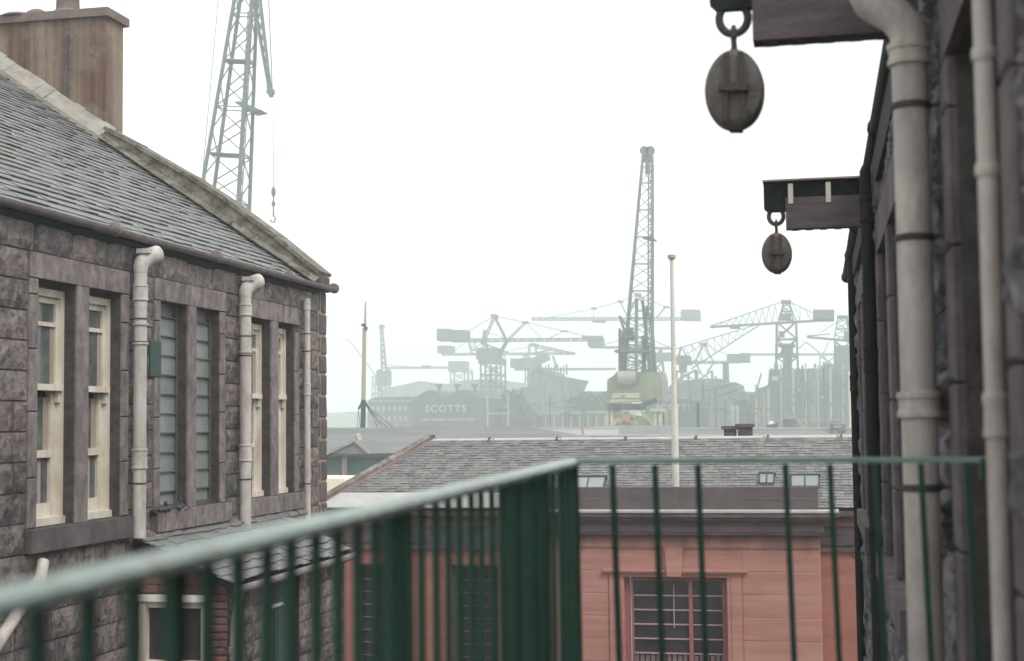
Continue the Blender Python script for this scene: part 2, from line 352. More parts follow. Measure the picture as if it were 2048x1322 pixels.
# ------------------------------------------------------------------ left stone building
LX = -7.0; LE = 20.02
lb = thing('stone_building', 'grey-brown stone building with slate roof and tall cream sash windows, on the left', 'building', (-9,15,GZ))
mpL = wmap('X', LX, 1)
pairs = [(9.52,10.2,10.44,11.12), (12.07,12.77,13.01,13.70), (14.6,15.28,15.52,16.2), (17.2,17.84,18.10,18.72)]
holes = []; lint = []
for a,b,c,d in pairs:
    holes += [(a-.16,d+.16,-1.12,1.62)]
wl = MB(); coursed(wl, mpL, 6.0, LE-.33, -5.0, 1.93, holes, ch=(.24,.38), bw=(.35,.8), out=.018, rough=.007, n=4, gap=.017, cuts=(1.62,))
wl.build('wall', M['stone'], lb)
ho = []
for a,b,c,d in pairs: ho += [(a,b,-.9,1.38),(c,d,-.9,1.38)]
cr = MB(); core(cr, mpL, 6.0, LE-.02, GZ, 1.95, ho, -.35, -.004); cr.box(-13.4,-7.36,19.6,LE-.02,GZ,2.0); cr.build('wall_core', M['mortar'], lb)
gb = MB(); gb.prism([(-7.0,19.62,1.9),(-10.5,19.62,4.26),(-13.6,19.62,6.2),(-13.6,19.62,1.9)], (0,.36,0)); gb.build('gable', M['mortar'], lb)
qn = MB(); z = -5.0; k = 0
while z < 1.9:
    h = random.uniform(.27,.34); L1 = .30 if k%2 else .2
    stone(qn, mpL, LE-L1, LE-.005, z+.018, min(z+h, 1.93)-.018, .02, rough=.006)
    if not k%2: stone(qn, mpL, LE-.33, LE-L1-.05, z+.03, min(z+h,1.93)-.03, .012)
    z += h; k += 1
qn.build('quoins', M['stone_dark_dressed'], lb, 'dark corner stones set in ochre mortar')
qb = MB(); qb.box(LX-.3, LX+.004, LE-.335, LE-.003, -5, 1.93); qb.build('corner_mortar', M['ochre_mortar'], lb)
for i, (a,b,c,d) in enumerate(pairs):
    t = MB(); mbox(t, mpL, a-.155, d+.155, 1.385, 1.615, -.3, .022); t.build('lintel', M['stone_dressed'], lb)
    t = MB(); mbox(t, mpL, b+.003, c-.003, -.9, 1.38, -.2, .018); t.build('mullion', M['stone_dressed'], lb)
    t = MB(); mbox(t, mpL, a-.2, d+.2, -1.115, -.905, -.3, .085); t.build('sill', M['stone_dressed'] if i != 1 else M['stone_dark_dressed'], lb)
    for (u0,u1) in ((a-.155,a-.003),(d+.003,d+.155)):
        t = MB(); z = -.9; kk = 0
        while z < 1.37:
            h = min(random.uniform(.42,.62), 1.38-z); ext = 0
            if h < .1: break
            stone(t, mpL, u0, u1, z+.004, z+h-.006, .018, bev=.008); z += h
        t.build('jamb', M['stone_dressed'], lb)
    for j, (u0,u1) in enumerate(((a,b),(c,d))):
        fr = MB(); z0, z1 = -.9, 1.38
        if i == 2:
            mbox(fr, mpL, u0, u0+.04, z0, z1, -.17, -.10); mbox(fr, mpL, u1-.04, u1, z0, z1, -.17, -.10)
            mbox(fr, mpL, u0+.04, u1-.04, z0, z0+.05, -.168, -.102)
            zz = z1-.16
            while zz > z0+.1: mbox(fr, mpL, u0+.04, u1-.04, zz, zz+.014, -.165, -.095); zz -= .215
            f = fr.build('window', M['bar'], lb, 'window of pale ribbed obscured glass with thin horizontal bars')
            p = MB()
            zz = z1-.15; n_ = 0
            while zz > z0-.1:
                lo = max(zz-.215, z0)
                mbox(p, mpL, u0+.04, u1-.04, lo, zz, -.16, -.13+.006*(n_%3)); zz -= .215; n_ += 1
            mbox(p, mpL, u0+.04, u1-.04, z1-.15, z1, -.16, -.15)
            p.build('pane', M['obscured'], f)
        else:
            bx = .055; dep = -.115
            mbox(fr, mpL, u0, u0+bx, z0, z1-.06, -.26, dep); mbox(fr, mpL, u1-bx, u1, z0, z1-.06, -.26, dep)
            mbox(fr, mpL, u0+bx, u1-bx, z1-.13, z1-.06, -.26, dep-.002); mbox(fr, mpL, u0+.002, u1-.002, z0+.001, z0+.07, -.26, dep+.03)
            f = fr.build('window', M['sash'], lb)
            us = MB(); s0, s1 = u0+bx, u1-bx   # upper sash
            mbox(us, mpL, s0, s0+.045, .42, z1-.13, -.2, -.15); mbox(us, mpL, s1-.045, s1, .34, z1-.13, -.2, -.15)
            mbox(us, mpL, s0+.045, s1-.045, 1.19, z1-.13, -.2, -.152); mbox(us, mpL, s0+.045, s1-.045, .97, 1.01, -.2, -.148)
            mbox(us, mpL, s0, s1, .36, .42, -.2, -.085)
            for hx in (s0+.005, s1-.045):
                mbox(us, mpL, hx, hx+.04, .25, .36, -.19, -.115)
            us.build('upper_sash', M['sash'], f)
            ls = MB()
            mbox(ls, mpL, s0, s0+.07, z0+.07, .36, -.225, -.165); mbox(ls, mpL, s1-.1, s1, z0+.07, .36, -.225, -.163)
            mbox(ls, mpL, s0+.07, s1-.1, -.27, -.2, -.225, -.15); mbox(ls, mpL, s0+.07, s1-.1, z0+.07, z0+.2, -.225, -.162)
            ls.build('lower_sash', M['sash'], f)
            p = MB(); mbox(p, mpL, s0+.045, s1-.045, .42, 1.19, -.19, -.175); mbox(p, mpL, s0+.07, s1-.1, z0+.2, .3, -.21, -.195)
            p.build('pane', M['glass'], f)
            p = MB(); mbox(p, mpL, s1-.12, s1-.05, .42, 1.0, -.172, -.168)
            mbox(p, mpL, s0+.3, s0+.36, z0+.2, -.27, -.192, -.188); mbox(p, mpL, s1-.2, s1-.1, -.2, .3, -.192, -.188)
            p.build('curtain', M['curtain'], f)
            p = MB(); mbox(p, mpL, s0+.01, s1-.01, z0-.2, 1.3, -.34, -.27); p.build('inner_reveal', M['glass_dark'], f)
# roof
SL = math.atan(.673); vn = Vector((-math.cos(SL),0,math.sin(SL))); nn = Vector((math.sin(SL),0,math.cos(SL)))
eo = Vector((-6.93, 6.0, 1.95)); RL = 8.0
rb = MB(); t_ = nn*.03; A = eo-t_; rb.prism([A, A+Vector((0,13.66,0)), A+Vector((0,13.66,0))+vn*RL, A+vn*RL], -nn*.12)
rb.add([A+vn*RL, A+vn*RL+Vector((0,13.66,0)), Vector((-19.5,19.66,1.9)), Vector((-19.5,6,1.9))], [(0,1,2,3)])
roof = rb.build('roof', M['timber_dark'], lb)
sl = MB(); slates(sl, eo-nn*.02, (0,1,0), vn, nn, 13.7, RL, .26, .165, .012, jit=.007)
sl.build('slate_courses', M['slate'], roof)
# skew: raised gable coping with cement fillet, in separate slabs
def skp(d, y, up_): return Vector((-6.96, y, 2.0)) + vn*d + nn*up_
def bow(d): return .12+.13*math.sin(math.pi*min(1, max(0, d)/4.3))**.9
sk = MB(); d = .08
while d < 4.1:
    L1 = min(random.uniform(.7,1.0), 4.16-d); u_ = random.uniform(-.006,.006)
    A = [skp(d+.006,y_,bow(d)+h_+u_) for y_, h_ in ((19.60,0),(20.10,0),(20.10,.055),(19.60,.055))]
    B_ = [skp(d+L1-.006,y_,bow(d+L1)+h_+u_) for y_, h_ in ((19.60,0),(20.10,0),(20.10,.055),(19.60,.055))]
    sk.add(A+B_, [(0,1,2,3),(4,5,6,7),(0,1,5,4),(1,2,6,5),(2,3,7,6),(3,0,4,7)]); d += L1
sk.build('skew_coping', M['skew'], lb)
sk = MB(); n_ = 26
for i in range(n_):
    d0, d1 = .06+4.06*i/n_, .06+4.06*(i+1)/n_; q0, q1 = bow(d0)-.004, bow(d1)-.004; j0 = random.uniform(-.008,.008)
    A = [skp(d0,19.63+j0,-.15), skp(d0,20.03,-.15), skp(d0,20.03,q0), skp(d0,19.63+j0,q0)]; B_ = [skp(d1,19.63+j0,-.15), skp(d1,20.03,-.15), skp(d1,20.03,q1), skp(d1,19.63+j0,q1)]
    sk.add(A+B_, [(0,1,2,3),(4,5,6,7),(0,1,5,4),(1,2,6,5),(2,3,7,6),(3,0,4,7)])
    wj = .06+.06*random.random(); sk.prism([skp(d0,19.622,.07+.03*random.random()), skp(d0,19.622-wj,.02), skp(d0,19.622,-.02)], vn*(d1-d0))
sk.build('skew_wall', M['skew'], lb)
fl = MB(); n_ = 18
for i in range(n_):
    d0, d1 = 4.1+3.6*i/n_, 4.1+3.6*(i+1)/n_; wj = .16+.05*random.random()
    fl.prism([skp(d0,19.86,.22+.03*random.random()), skp(d0,19.86-wj,.03), skp(d0,19.86,-.02)], vn*(d1-d0))
fl.prism([skp(4.1,19.62,-.1), skp(4.1,19.9,-.1), skp(4.1,19.9,.03), skp(4.1,19.62,.03)], vn*3.6)
fl.build('cement_fillet', M['cement'], lb)
kn = MB(); kn.prism([(-7.10,19.66,1.93),(-6.94,19.66,1.93),(-6.94,19.66,2.13),(-7.10,19.66,2.26)], (0,.38,0)); kn.build('skew_putt', M['stone_dark_dressed'], lb)
# chimney
ch = MB(); ch.box(-14.4,-10.42,19.85,20.42,2.0,6.22); cho = ch.build('chimney', M['render'], lb)
ch = MB(); ch.box(-14.5,-10.35,19.78,20.49,6.21,6.34); ch.build('cap', M['cap_stone'], cho)
for (cx, r0) in ((-11.72,.17),(-11.2,.2),(-13.0,.18)):
    c_ = MB(); c_.lathe((cx,20.13,6.33), ([(r0*1.25,0),(r0*1.2,.06),(r0*.9,.1),(r0*.86,.30),(r0,.34),(r0,.4)] if r0 > .175 else [(r0*1.1,0),(r0*1.05,.06),(r0*.9,.11),(r0*.5,.15),(r0*.15,.165)]), 20); c_.build('chimney_pot', M['cap_stone'], cho, smooth=True)
c_ = MB(); c_.lathe((-11.95,20.05,6.33), [(.34,0),(.26,.05),(.12,.085)], 16); c_.build('mortar_flaunching', M['cap_stone'], cho)
# gutter
gt = MB(); gx, gr = -6.9, .062
ys = [6.0, 8.3, 10.9, 13.4, 15.9, 18.3, 20.12]
for a, b in zip(ys, ys[1:]):
    n_ = 12; vs = []; fs = []
    for y_ in (a, b):
        for k in range(n_+1): an = math.pi+math.pi*k/n_; vs.append((gx+gr*math.cos(an), y_, 2.0+gr*math.sin(an)))
        for k in range(n_+1): an = 2*math.pi-math.pi*k/n_; vs.append((gx+(gr-.008)*math.cos(an), y_, 2.0+(gr-.008)*math.sin(an)))
    W = 2*n_+2
    for k in range(W): fs.append((k, (k+1)%W, W+(k+1)%W, W+k))
    fs += [tuple(range(W))[::-1], tuple(range(W, 2*W))]; gt.add(vs, fs)
    gt.lathe((gx,b-.04,2.0), [(gr+.001,0),(gr+.012,.005),(gr+.012,.06),(gr+.001,.065)], 20, 'y')
gt.build('gutter', M['gutter'], lb, smooth=True)
# downpipes, swan necks at the gutter
for (y_, r_, zt, zb, cs, hd, m_) in ((13.9,.068,1.62,-1.13,((-.42,.2),(1.32,.16),(1.06,.02),(.86,.02)),1,'white_pipe'),
                              (16.72,.07,1.6,-1.2,((-.42,.2),(1.36,.14),(.9,.02)),1,'white_pipe'),
                              (18.98,.044,1.76,-1.35,((.42,.16),(1.6,.1)),0,'white_pipe')):
    p = MB(); x_ = LX+.03+r_+.02
    pipe(p, x_, y_, zb, zt, r_, cs)
    if hd:     # enlarged outlet hopper under the gutter
        p.tube([(x_,y_,zt-.01),(x_,y_+.0,zt+.05),(x_+.01,y_+.02,zt+.1),(x_+.05,y_+.08,zt+.17),(x_+.09,y_+.2,zt+.2)], lambda f: r_*(1.05+.35*f), 18)
        p.box(x_-.03,x_+.11,y_-.04,y_+.26,zt+.19,zt+.24)
    dpo = p.build('downpipe', M[m_], lb, smooth=True)
    for zz in (zt-.5, zt-.74, zb+.55):
        p = MB(); p.lathe((x_,y_,zz), [(r_,0),(r_+.006,.001),(r_+.006,.014),(r_,.015)], 20); p.box(LX,x_-r_*.8,y_-.008,y_+.008,zz,zz+.014); p.build('bracket', M['iron'], dpo)
p = MB(); p.tube([(LX+.07,12.1,-1.2),(LX+.1,12.0,-1.34),(LX+.1,11.4,-1.76),(LX+.1,10.9,-2.15),(LX+.1,10.7,-2.4),(LX+.1,10.7,-5)], .055, 14)
p.build('waste_pipe', M['white_pipe'], lb, smooth=True)
p = MB(); mbox(p, mpL, 14.32,14.58,.55,.93,0,.03); p.build('vent_plate', M['mast_green'], lb, 'dark green square plate between downpipe and window')
p = MB()
for k in range(40):
    c0 = Vector((LX+random.uniform(.03,.1), random.uniform(14.35,15.2), -.93+random.uniform(0,.12)*random.random())); p.lathe(c0, [(.01,0),(random.uniform(.02,.05),.02),(.01,.05)], 6)
p.build('debris', M['stone_dark'], lb)

# ------------------------------------------------------------------ lean-to annexe
an = thing('brick_outbuilding', 'low brick lean-to with slate roof built against the left stone wall', 'outbuilding', (-6.4,16,GZ))
mpF = wmap('Y', 14.1, -1); mpS = wmap('X', -5.97, 1)
w1 = MB(); coursed(w1, mpF, -6.98, -5.99, -4.6, -1.62, [(-6.98,-6.22,-2.42,-1.72)], ch=(.078,.082), bw=(.2,.24), out=.008, rough=.003, gap=.012)
w1.build('wall', M['brick'], an); w1 = MB()
coursed(w1, mpS, 14.12, 17.75, -4.6, -1.66, [(15.25,16.12,-4.6,-1.7)], ch=(.17,.24), bw=(.25,.5), out=.014, rough=.008, n=4, gap=.014)
w1.build('wall', M['stone'], an, 'rubble side wall with dark door')
w1 = MB(); core(w1, mpF, -6.99, -5.99, GZ, -1.63, [(-6.96,-6.24,-2.42,-1.78)], -.25, -.003)
core(w1, mpS, 14.36, 17.75, GZ, -1.66, [(15.25,16.12,-4.6,-1.7)], -.25, -.003)
w1.prism([(-6.99,14.1,-1.64),(-6.0,14.1,-1.64),(-6.99,14.1,-1.2)], (0,.25,0)); w1.build('wall_core', M['mortar'], an)
w2 = MB(); w2.prism([(-6.99,14.1,-1.62),(-6.03,14.1,-1.62),(-6.99,14.1,-1.2)], (0,-.012,0)); w2.build('gable_brickwork', M['brick'], an)
w1 = MB(); mbox(w1, mpF, -7.0, -6.18, -1.80, -1.73, -.1, .03); w1.build('lintel', M['white'], an)
f = MB(); mbox(f, mpF, -6.98,-6.9,-2.42,-1.8,-.12,.012); mbox(f, mpF, -6.3,-6.235,-2.42,-1.8,-.12,-.02); mbox(f, mpF, -6.9,-6.3,-1.87,-1.8,-.12,-.03)
mbox(f, mpF, -6.62,-6.57,-2.42,-1.87,-.12,-.05); mbox(f, mpF, -6.98,-6.22,-2.47,-2.41,-.1,.05)
f = f.build('window', M['sash'], an); p = MB(); mbox(p, mpF, -6.9,-6.3,-2.41,-1.87,-.11,-.08); p.build('pane', M['glass_dark'], f)
f = MB(); mbox(f, mpS, 15.28,16.09,-4.6,-1.72,-.2,-.08)
for k in range(7): mbox(f, mpS, 15.3+k*.113, 15.395+k*.113, -4.6, -1.9, -.08, -.065)
d_ = f.build('door', M['mast_green'], an); p = MB(); mbox(p, mpS, 15.35,15.7,-2.02,-1.99,-.065,-.03); p.build('door_latch', M['white_pipe'], d_)
ro = Vector((-5.88,13.98,-1.60)); rv = Vector((-1.14,0,.48)).normalized(); rn = Vector((rv.z,0,-rv.x))
r_ = MB(); r_.prism([ro-rn*.02, ro-rn*.02+Vector((0,3.85,0)), ro-rn*.02+Vector((0,4.1,0))+rv*1.24, ro-rn*.02+rv*1.24], -rn*.05)
rr = r_.build('roof', M['timber_dark'], an)
r_ = MB(); slates(r_, ro, (0,1,0), rv, rn, 4.15, 1.2, .24, .15, .012, clip=lambda v: (0, 3.87+v*.22), jit=.012); r_.build('slate_courses', M['slate'], rr)
r_ = MB()
for k in range(30): 
    y0 = 14.0+k*.165; r_.prism([(-6.985,y0,-1.07-.03*random.random()),(-6.985,y0,-1.15),(-6.85-.05*random.random(),y0,-1.185)], (0,.166,0))
r_.build('lead_flashing', M['skew'], an)
g_ = MB(); g_.tube([(-5.83,13.96,-1.66),(-5.83,17.85,-1.655)], .045, 12); g_.build('gutter', M['gutter'], an, smooth=True)
g_ = MB(); g_.tube([(-5.84,14.05,-1.68),(-5.86,14.06,-1.76),(-5.92,14.1,-2.0),(-5.93,14.1,-2.2),(-5.93,14.1,-4.8)], .042, 14)
g_.lathe((-5.93,14.1,-2.32), [(.042,0),(.052,.004),(.052,.07),(.042,.074)], 14); g_.build('downpipe', M['white_pipe'], an, smooth=True)

# ------------------------------------------------------------------ right warehouse wall
RX = .42; RE = 17.9
wb = thing('stone_warehouse', 'dark sooty rubble-stone building with drainpipes, along the right edge', 'building', (2,10,GZ))
mpR = wmap('X', RX, -1)
rh = [(3.2,4.42,-.87,1.08),(7.13,8.22,-.87,1.08),(8.46,9.66,-.87,1.08),(12.4,13.4,-.87,1.12),(13.62,14.6,-.87,1.12)]
groups = [(3.0,4.62,-1.02,1.34),(6.93,9.86,-1.02,1.34),(12.2,14.8,-1.02,1.36)]
wr = MB(); coursed(wr, mpR, 1.2, 6.2, -3.6, 1.52, groups[:1], ch=(.16,.3), bw=(.22,.55), out=.035, rough=.018, n=6, gap=.012)
coursed(wr, mpR, 6.2, RE-.02, -4.0, 1.52, groups[1:], ch=(.18,.3), bw=(.25,.6), out=.028, rough=.012, n=4, gap=.012)
wr.build('wall', M['stone_dark'], wb, smooth=False)
c_ = MB(); core(c_, mpR, -3, RE-.03, GZ, 1.76, rh, -.45, .002); c_.box(.87,9,RE-.5,RE-.03,GZ,1.76); c_.build('wall_core', M['mortar'], wb)
for gi, (a,b,z0,z1) in enumerate(groups):
    t = MB(); mbox(t, mpR, a, b, z1-.255, z1-.005, -.2, .03); t.build('lintel', M['stone_dark_dressed'], wb)
    t = MB(); mbox(t, mpR, a, b, z0+.0, z0+.145, -.2, .085); t.build('sill', M['stone_dark_dressed'], wb)
for (a,b,z0,z1) in rh:
    f = MB(); mbox(f, mpR, a, a+.07, z0, z1, -.24, -.16); mbox(f, mpR, b-.07, b, z0, z1, -.24, -.16)
    mbox(f, mpR, a+.07, b-.07, z1-.07, z1, -.24, -.162); mbox(f, mpR, a+.07, b-.07, z0, z0+.08, -.24, -.162); mbox(f, mpR, a+.07, b-.07, .1, .15, -.24, -.155)
    f = f.build('window', M['timber'], wb); p = MB(); mbox(p, mpR, a+.07, b-.07, z0+.08, z1-.07, -.23, -.19); p.build('pane', M['glass_dark'], f)
    for (u0,u1) in ((a-.19,a-.002),(b+.002,b+.19)):
        if u0 < 8.4 < u1+.1 and a > 8: continue
        t = MB(); z = z0; u1_ = u1 if not (a < 8 and u0 > 8) else 8.458
        if a > 13.5 and u0 < 13.6: continue
        if b < 13.5 and u0 > 13.3: u1_ = 13.618
        while z < z1-.02:
            h = min(random.uniform(.4,.6), z1-z)
            stone(t, mpR, u0, u1_, z+.003, z+h-.005, .034, bev=.01, back=-.16); z += h
        t.build('jamb', M['stone_dark_dressed'], wb)
# eaves
e_ = MB(); e_.prism([(.46,-2,1.47),(.375,-2,1.49),(.37,-2,1.64),(.37,-2,1.78),(.46,-2,1.78)], (0,RE+2.05,0)); e_.build('eaves_course', M['dark_pipe'], wb)
def halfgut(mb, gx, z, gr, y0, y1):
    n_ = 12; vs = []; fs = []
    for y_ in (y0, y1):
        for k in range(n_+1): an_ = math.pi+math.pi*k/n_; vs.append((gx+gr*math.cos(an_), y_, z+gr*math.sin(an_)))
        for k in range(n_+1): an_ = 2*math.pi-math.pi*k/n_; vs.append((gx+(gr-.008)*math.cos(an_), y_, z+(gr-.008)*math.sin(an_)))
    W = 2*n_+2
    for k in range(W): fs.append((k, (k+1)%W, W+(k+1)%W, W+k))
    fs += [tuple(range(W))[::-1], tuple(range(W, 2*W))]; mb.add(vs, fs)
e_ = MB(); 
for a,b,dz in ((-2,1.5,0),(1.5,3.4,0),(3.4,5.2,.0),(5.4,8.9,0),(8.9,10.4,-.01),(10.8,13.4,0),(13.4,15.8,0),(15.8,RE+.25,-.005)):
    gq = .388 if b < 10.5 else .366; halfgut(e_, gq, 1.745+dz, .06, a, b); e_.lathe((gq,b-.05,1.745+dz), [(.061,0),(.07,.004),(.07,.05),(.061,.054)], 18, 'y')
e_.build('gutter', M['dark_pipe'], wb, smooth=True)
e_ = MB(); sl_ = math.tan(R(33)); e_.prism([(.375,-3,1.80),(.375,-3,1.83),(6,-3,1.83+5.67*sl_),(6,-3,1.80+5.67*sl_)], (0,RE+3.0,0)); e_.build('roof', M['slate_far'], wb)
# pipes on the right wall
p = MB(); r_ = .054; X_, Y_ = .298, 4.6
pipe(p, X_, Y_, -4.5, 1.18, r_, ((.005,.075),(1.095,.065)), 28)
p.tube([(X_,Y_,1.16),(X_,Y_,1.19),(X_-.012,Y_,1.22),(X_-.04,Y_,1.255),(X_-.08,Y_,1.28),(X_-.112,Y_,1.305),(X_-.13,Y_,1.345),(X_-.132,Y_,1.41),(X_-.10,Y_+.02,1.50),(X_-.0,Y_+.06,1.62),(X_+.06,Y_+.06,1.68)], .057, 28)
dp = p.build('downpipe', M['white_pipe_dull'], wb, 'thick off-white drainpipe with a swan neck at the top', smooth=True)
for z in (.955, .545, -.22):
    p = MB(); p.lathe((X_,Y_,z), [(r_,0),(r_+.006,.002),(r_+.006,.02),(r_,.022)], 28)
    p.bar((X_+r_,Y_,z+.01), (RX+.02,Y_-.02,z+.02), .012)
    p.build('bracket', M['iron'], dp, smooth=True)
p = MB(); pipe(p, .362, 3.2, -4, 1.5, .0215, ((-.04,.09),(.52,.012),(.77,.012),(1.05,.012)), 18)
dp = p.build('downpipe', M['white_pipe_dull'], wb, 'thin off-white pipe nearest the right edge', smooth=True)
p = MB(); pipe(p, .345, 10.0, -6, 1.68, .043, ((.32,.16),(1.33,.16),(-.9,.16)), 18)
p.build('downpipe', M['dark_pipe'], wb, 'black iron drainpipe under the far hoist beam', smooth=True)
p = MB(); pipe(p, .36, 15.6, -6, 1.68, .04, ((.3,.16),), 14); p.build('downpipe', M['dark_pipe'], wb, smooth=True)
p = MB(); q = Vector((.30,14.2,-1.28)); p.tube([(RX,14.2,-1.26),(.35,14.2,-1.26),(.335,14.2,-1.26)], .01, 8)
for k in range(16):
    a0, a1 = 2*math.pi*k/16, 2*math.pi*(k+1)/16; p.bar(q+Vector((.032*math.cos(a0),0,.032*math.sin(a0))), q+Vector((.032*math.cos(a1),0,.032*math.sin(a1))), .01)
p.build('iron_eye', M['iron'], wb)
p = MB(); p.box(.34,.44,16.1,16.5,-.98,-.7); p.box(.36,.44,12.9,13.4,-1.32,-1.12); p.build('bracket_stone', M['stone_dark'], wb)
p = MB(); p.lathe((RX-.045,5.6,.60), [(.0,.03),(.05,.0),(.06,-.05),(.03,-.12),(.01,-.16)], 10); p.bar((RX,5.45,.63),(RX-.06,5.75,.60),.02); p.build('rusty_bracket', M['iron'], wb)

# ------------------------------------------------------------------ hoist beams and pulley blocks
def hoist(Y, lab, full):
    b = thing('hoist_beam', lab, 'hoist beam', (.2,Y,1.36), 'hoist beams projecting from the warehouse wall')
    t = MB(); x0 = -.205; zb = 1.375
    n_ = 9; zt = 1.60
    t.box(x0, .5, Y-.055, Y+.055, zb, zt)
    for k in range(6): xx = x0+.04+k*.1; t.box(xx, xx+.05, Y-.03, Y+.03, zb-.008, zb+.001)
    t.build('timber', M['timber'], b)
    t = MB(); t.prism([(-.36,Y-.02,1.72),(-.36,Y-.02,1.53),(-.335,Y-.02,1.505),(-.20,Y-.02,1.505),(-.20,Y-.02,1.56),(.5,Y-.02,1.602),(.5,Y-.02,1.72)], (0,.04,0))
    t.build('plate', M['timber_dark'], b)
    t = MB(); t.box(-.365,.5,Y-.075,Y+.075,1.72,1.733); t.build('top_flange', M['gutter'], b)
    for xx in (-.185,.08):
        t = MB(); t.box(xx,xx+.035,Y-.062,Y-.056,1.555,1.70); t.build('strap', M['pale_strap'], b)
    pb = thing('pulley_block', 'oval wooden pulley block hanging from the ' + full, 'pulley block', (-.275,Y,1.06), 'pulley blocks hanging from hoist beams')
    t = MB(); n_ = 28; c = Vector((-.275,Y,1.475))
    for k in range(n_):
        a0, a1 = 2*math.pi*k/n_, 2*math.pi*(k+1)/n_
        t.tube([c+Vector((.052*math.cos(a0),0,.058*math.sin(a0))), c+Vector((.052*math.cos(a1),0,.058*math.sin(a1)))], .0155, 12)
    t.build('ring', M['iron'], pb, smooth=True)
    t = MB(); t.tube([(-.275,Y,1.412),(-.276,Y,1.40),(-.275,Y,1.37),(-.276,Y,1.345)], [.013,.009,.008,.018].__getitem__ if False else (lambda f: .017-.007*math.sin(f*math.pi)), 12)
    t.tube([(-.275,Y-.022,1.40),(-.275,Y-.024,1.425),(-.275,Y,1.443),(-.275,Y+.024,1.425),(-.275,Y+.022,1.40)], .010, 10)
    t.build('shackle', M['iron'], pb, smooth=True)
    # shell: two rounded cheeks and a middle piece, oval outline slightly pointed at the top
    def oval(n=40):
        o = []
        for k in range(n):
            a = 2*math.pi*k/n; s_, c_ = math.sin(a), math.cos(a)
            hw = .109*(abs(c_)**.92)*(1 if c_ > 0 else -1)*(1-.10*max(0,s_)**2); o.append((hw, (.152 if s_ > 0 else .143)*s_))
        return o
    ov = oval(); c = Vector((-.276,Y,1.202))
    t = MB(); prof_ = [(.74,.062),(.9,.054),(.985,.034),(1,.0),(.985,-.034),(.9,-.054),(.74,-.062)]
    vs = []; N = len(ov)
    for (sc_, dy) in prof_:
        vs += [c+Vector((u*sc_, -dy, v*sc_)) for u, v in ov]
    fs = [tuple(range(N))[::-1], tuple((len(prof_)-1)*N+i for i in range(N))]
    for j in range(len(prof_)-1):
        for i in range(N): fs.append((j*N+i, j*N+(i+1)%N, (j+1)*N+(i+1)%N, (j+1)*N+i))
    t.add(vs, fs); t.build('shell', M['block'], pb, smooth=True)
    t = MB()
    for dx in (-.028,.03): t.bar(c+Vector((dx*1.2,-.066,-.12)), c+Vector((dx*.9,-.066,.13)), .02, .016, ref=(0,1,0))
    t.bar(c+Vector((-.055,-.074,.004)), c+Vector((.055,-.074,-.004)), .024, .026, ref=(0,1,0))
    t.lathe(c+Vector((0,-.078,0)), [(.02,0),(.02,.02)], 12, 'y'); t.build('iron_binding', M['iron'], pb)
    t = MB(); t.bar(c+Vector((-.022,0,-.133)), c+Vector((.026,0,-.136)), .09, .02); t.build('becket', M['iron'], pb)
    return b
hoist(5.3, 'near timber hoist beam cut off by the top of the photo', 'near hoist beam at the top edge')
hoist(10.6, 'far timber hoist beam under the gutter with two pale straps', 'far hoist beam, the smaller one')

# ------------------------------------------------------------------ red sandstone building
rs = thing('red_sandstone_building', 'red sandstone building with slate roof closing the lane, behind the green railing', 'building', (-4,30,GZ))
BY = 27.5; PY = 27.0
mpB = wmap('Y', BY, -1); mpP = wmap('Y', PY, -1)
PX0, PX1 = -5.35, -.05
def winholes(cx, hw, zt, zb): return (cx-hw, cx+hw, zb, zt)
lw = [winholes(-8.53,.49,-2.72,-4.85), winholes(-6.6,.47,-2.72,-4.85)]
c_ = MB(); core(c_, mpB, -9.6, PX0+.02, GZ, -2.42, lw, -.5, 0); core(c_, mpB, -9.6, PX0+.02, -1.97, -1.83, [], -.4, -.002)
c_.build('wall', M['sand2'], rs); c_ = MB()
c_.box(PX1-.3,6,BY+.0,BY+.5,GZ,-2.42); c_.box(PX1-.3,6,BY+.002,BY+.4,-1.96,-1.83); c_.build('wall', M['sand2'], rs)
ch_ = (-3.64,-1.74,-6.4,-2.86)
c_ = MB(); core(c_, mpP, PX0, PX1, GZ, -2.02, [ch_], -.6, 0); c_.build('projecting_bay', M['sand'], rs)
for e in (PX1-.3,): c_ = MB()
# ashlar joints are shallow v-cut courses laid as thin slabs on the bay
c_ = MB()
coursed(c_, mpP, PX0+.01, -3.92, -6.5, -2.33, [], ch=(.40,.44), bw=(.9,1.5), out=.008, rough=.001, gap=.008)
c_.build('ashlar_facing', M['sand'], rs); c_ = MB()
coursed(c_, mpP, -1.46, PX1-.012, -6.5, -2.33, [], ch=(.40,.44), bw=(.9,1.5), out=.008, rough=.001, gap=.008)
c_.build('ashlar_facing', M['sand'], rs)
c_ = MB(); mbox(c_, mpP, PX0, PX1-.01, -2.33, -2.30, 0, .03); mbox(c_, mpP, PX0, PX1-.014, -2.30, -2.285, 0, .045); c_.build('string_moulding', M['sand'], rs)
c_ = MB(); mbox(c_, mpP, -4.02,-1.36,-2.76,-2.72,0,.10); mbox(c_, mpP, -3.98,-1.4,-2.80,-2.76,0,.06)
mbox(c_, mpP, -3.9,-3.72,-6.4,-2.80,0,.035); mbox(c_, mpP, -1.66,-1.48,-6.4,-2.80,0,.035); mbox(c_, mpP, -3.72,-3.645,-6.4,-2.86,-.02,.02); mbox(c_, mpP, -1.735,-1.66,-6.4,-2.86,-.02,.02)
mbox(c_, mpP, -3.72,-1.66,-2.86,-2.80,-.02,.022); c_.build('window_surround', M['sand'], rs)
c_ = MB(); y_ = PY-.13; c_.prism([(-2.86,y_,-2.31),(-2.52,y_,-2.31),(-2.56,y_,-2.84),(-2.82,y_,-2.84)], (0,.12,0)); c_.build('keystone', M['sand'], rs)
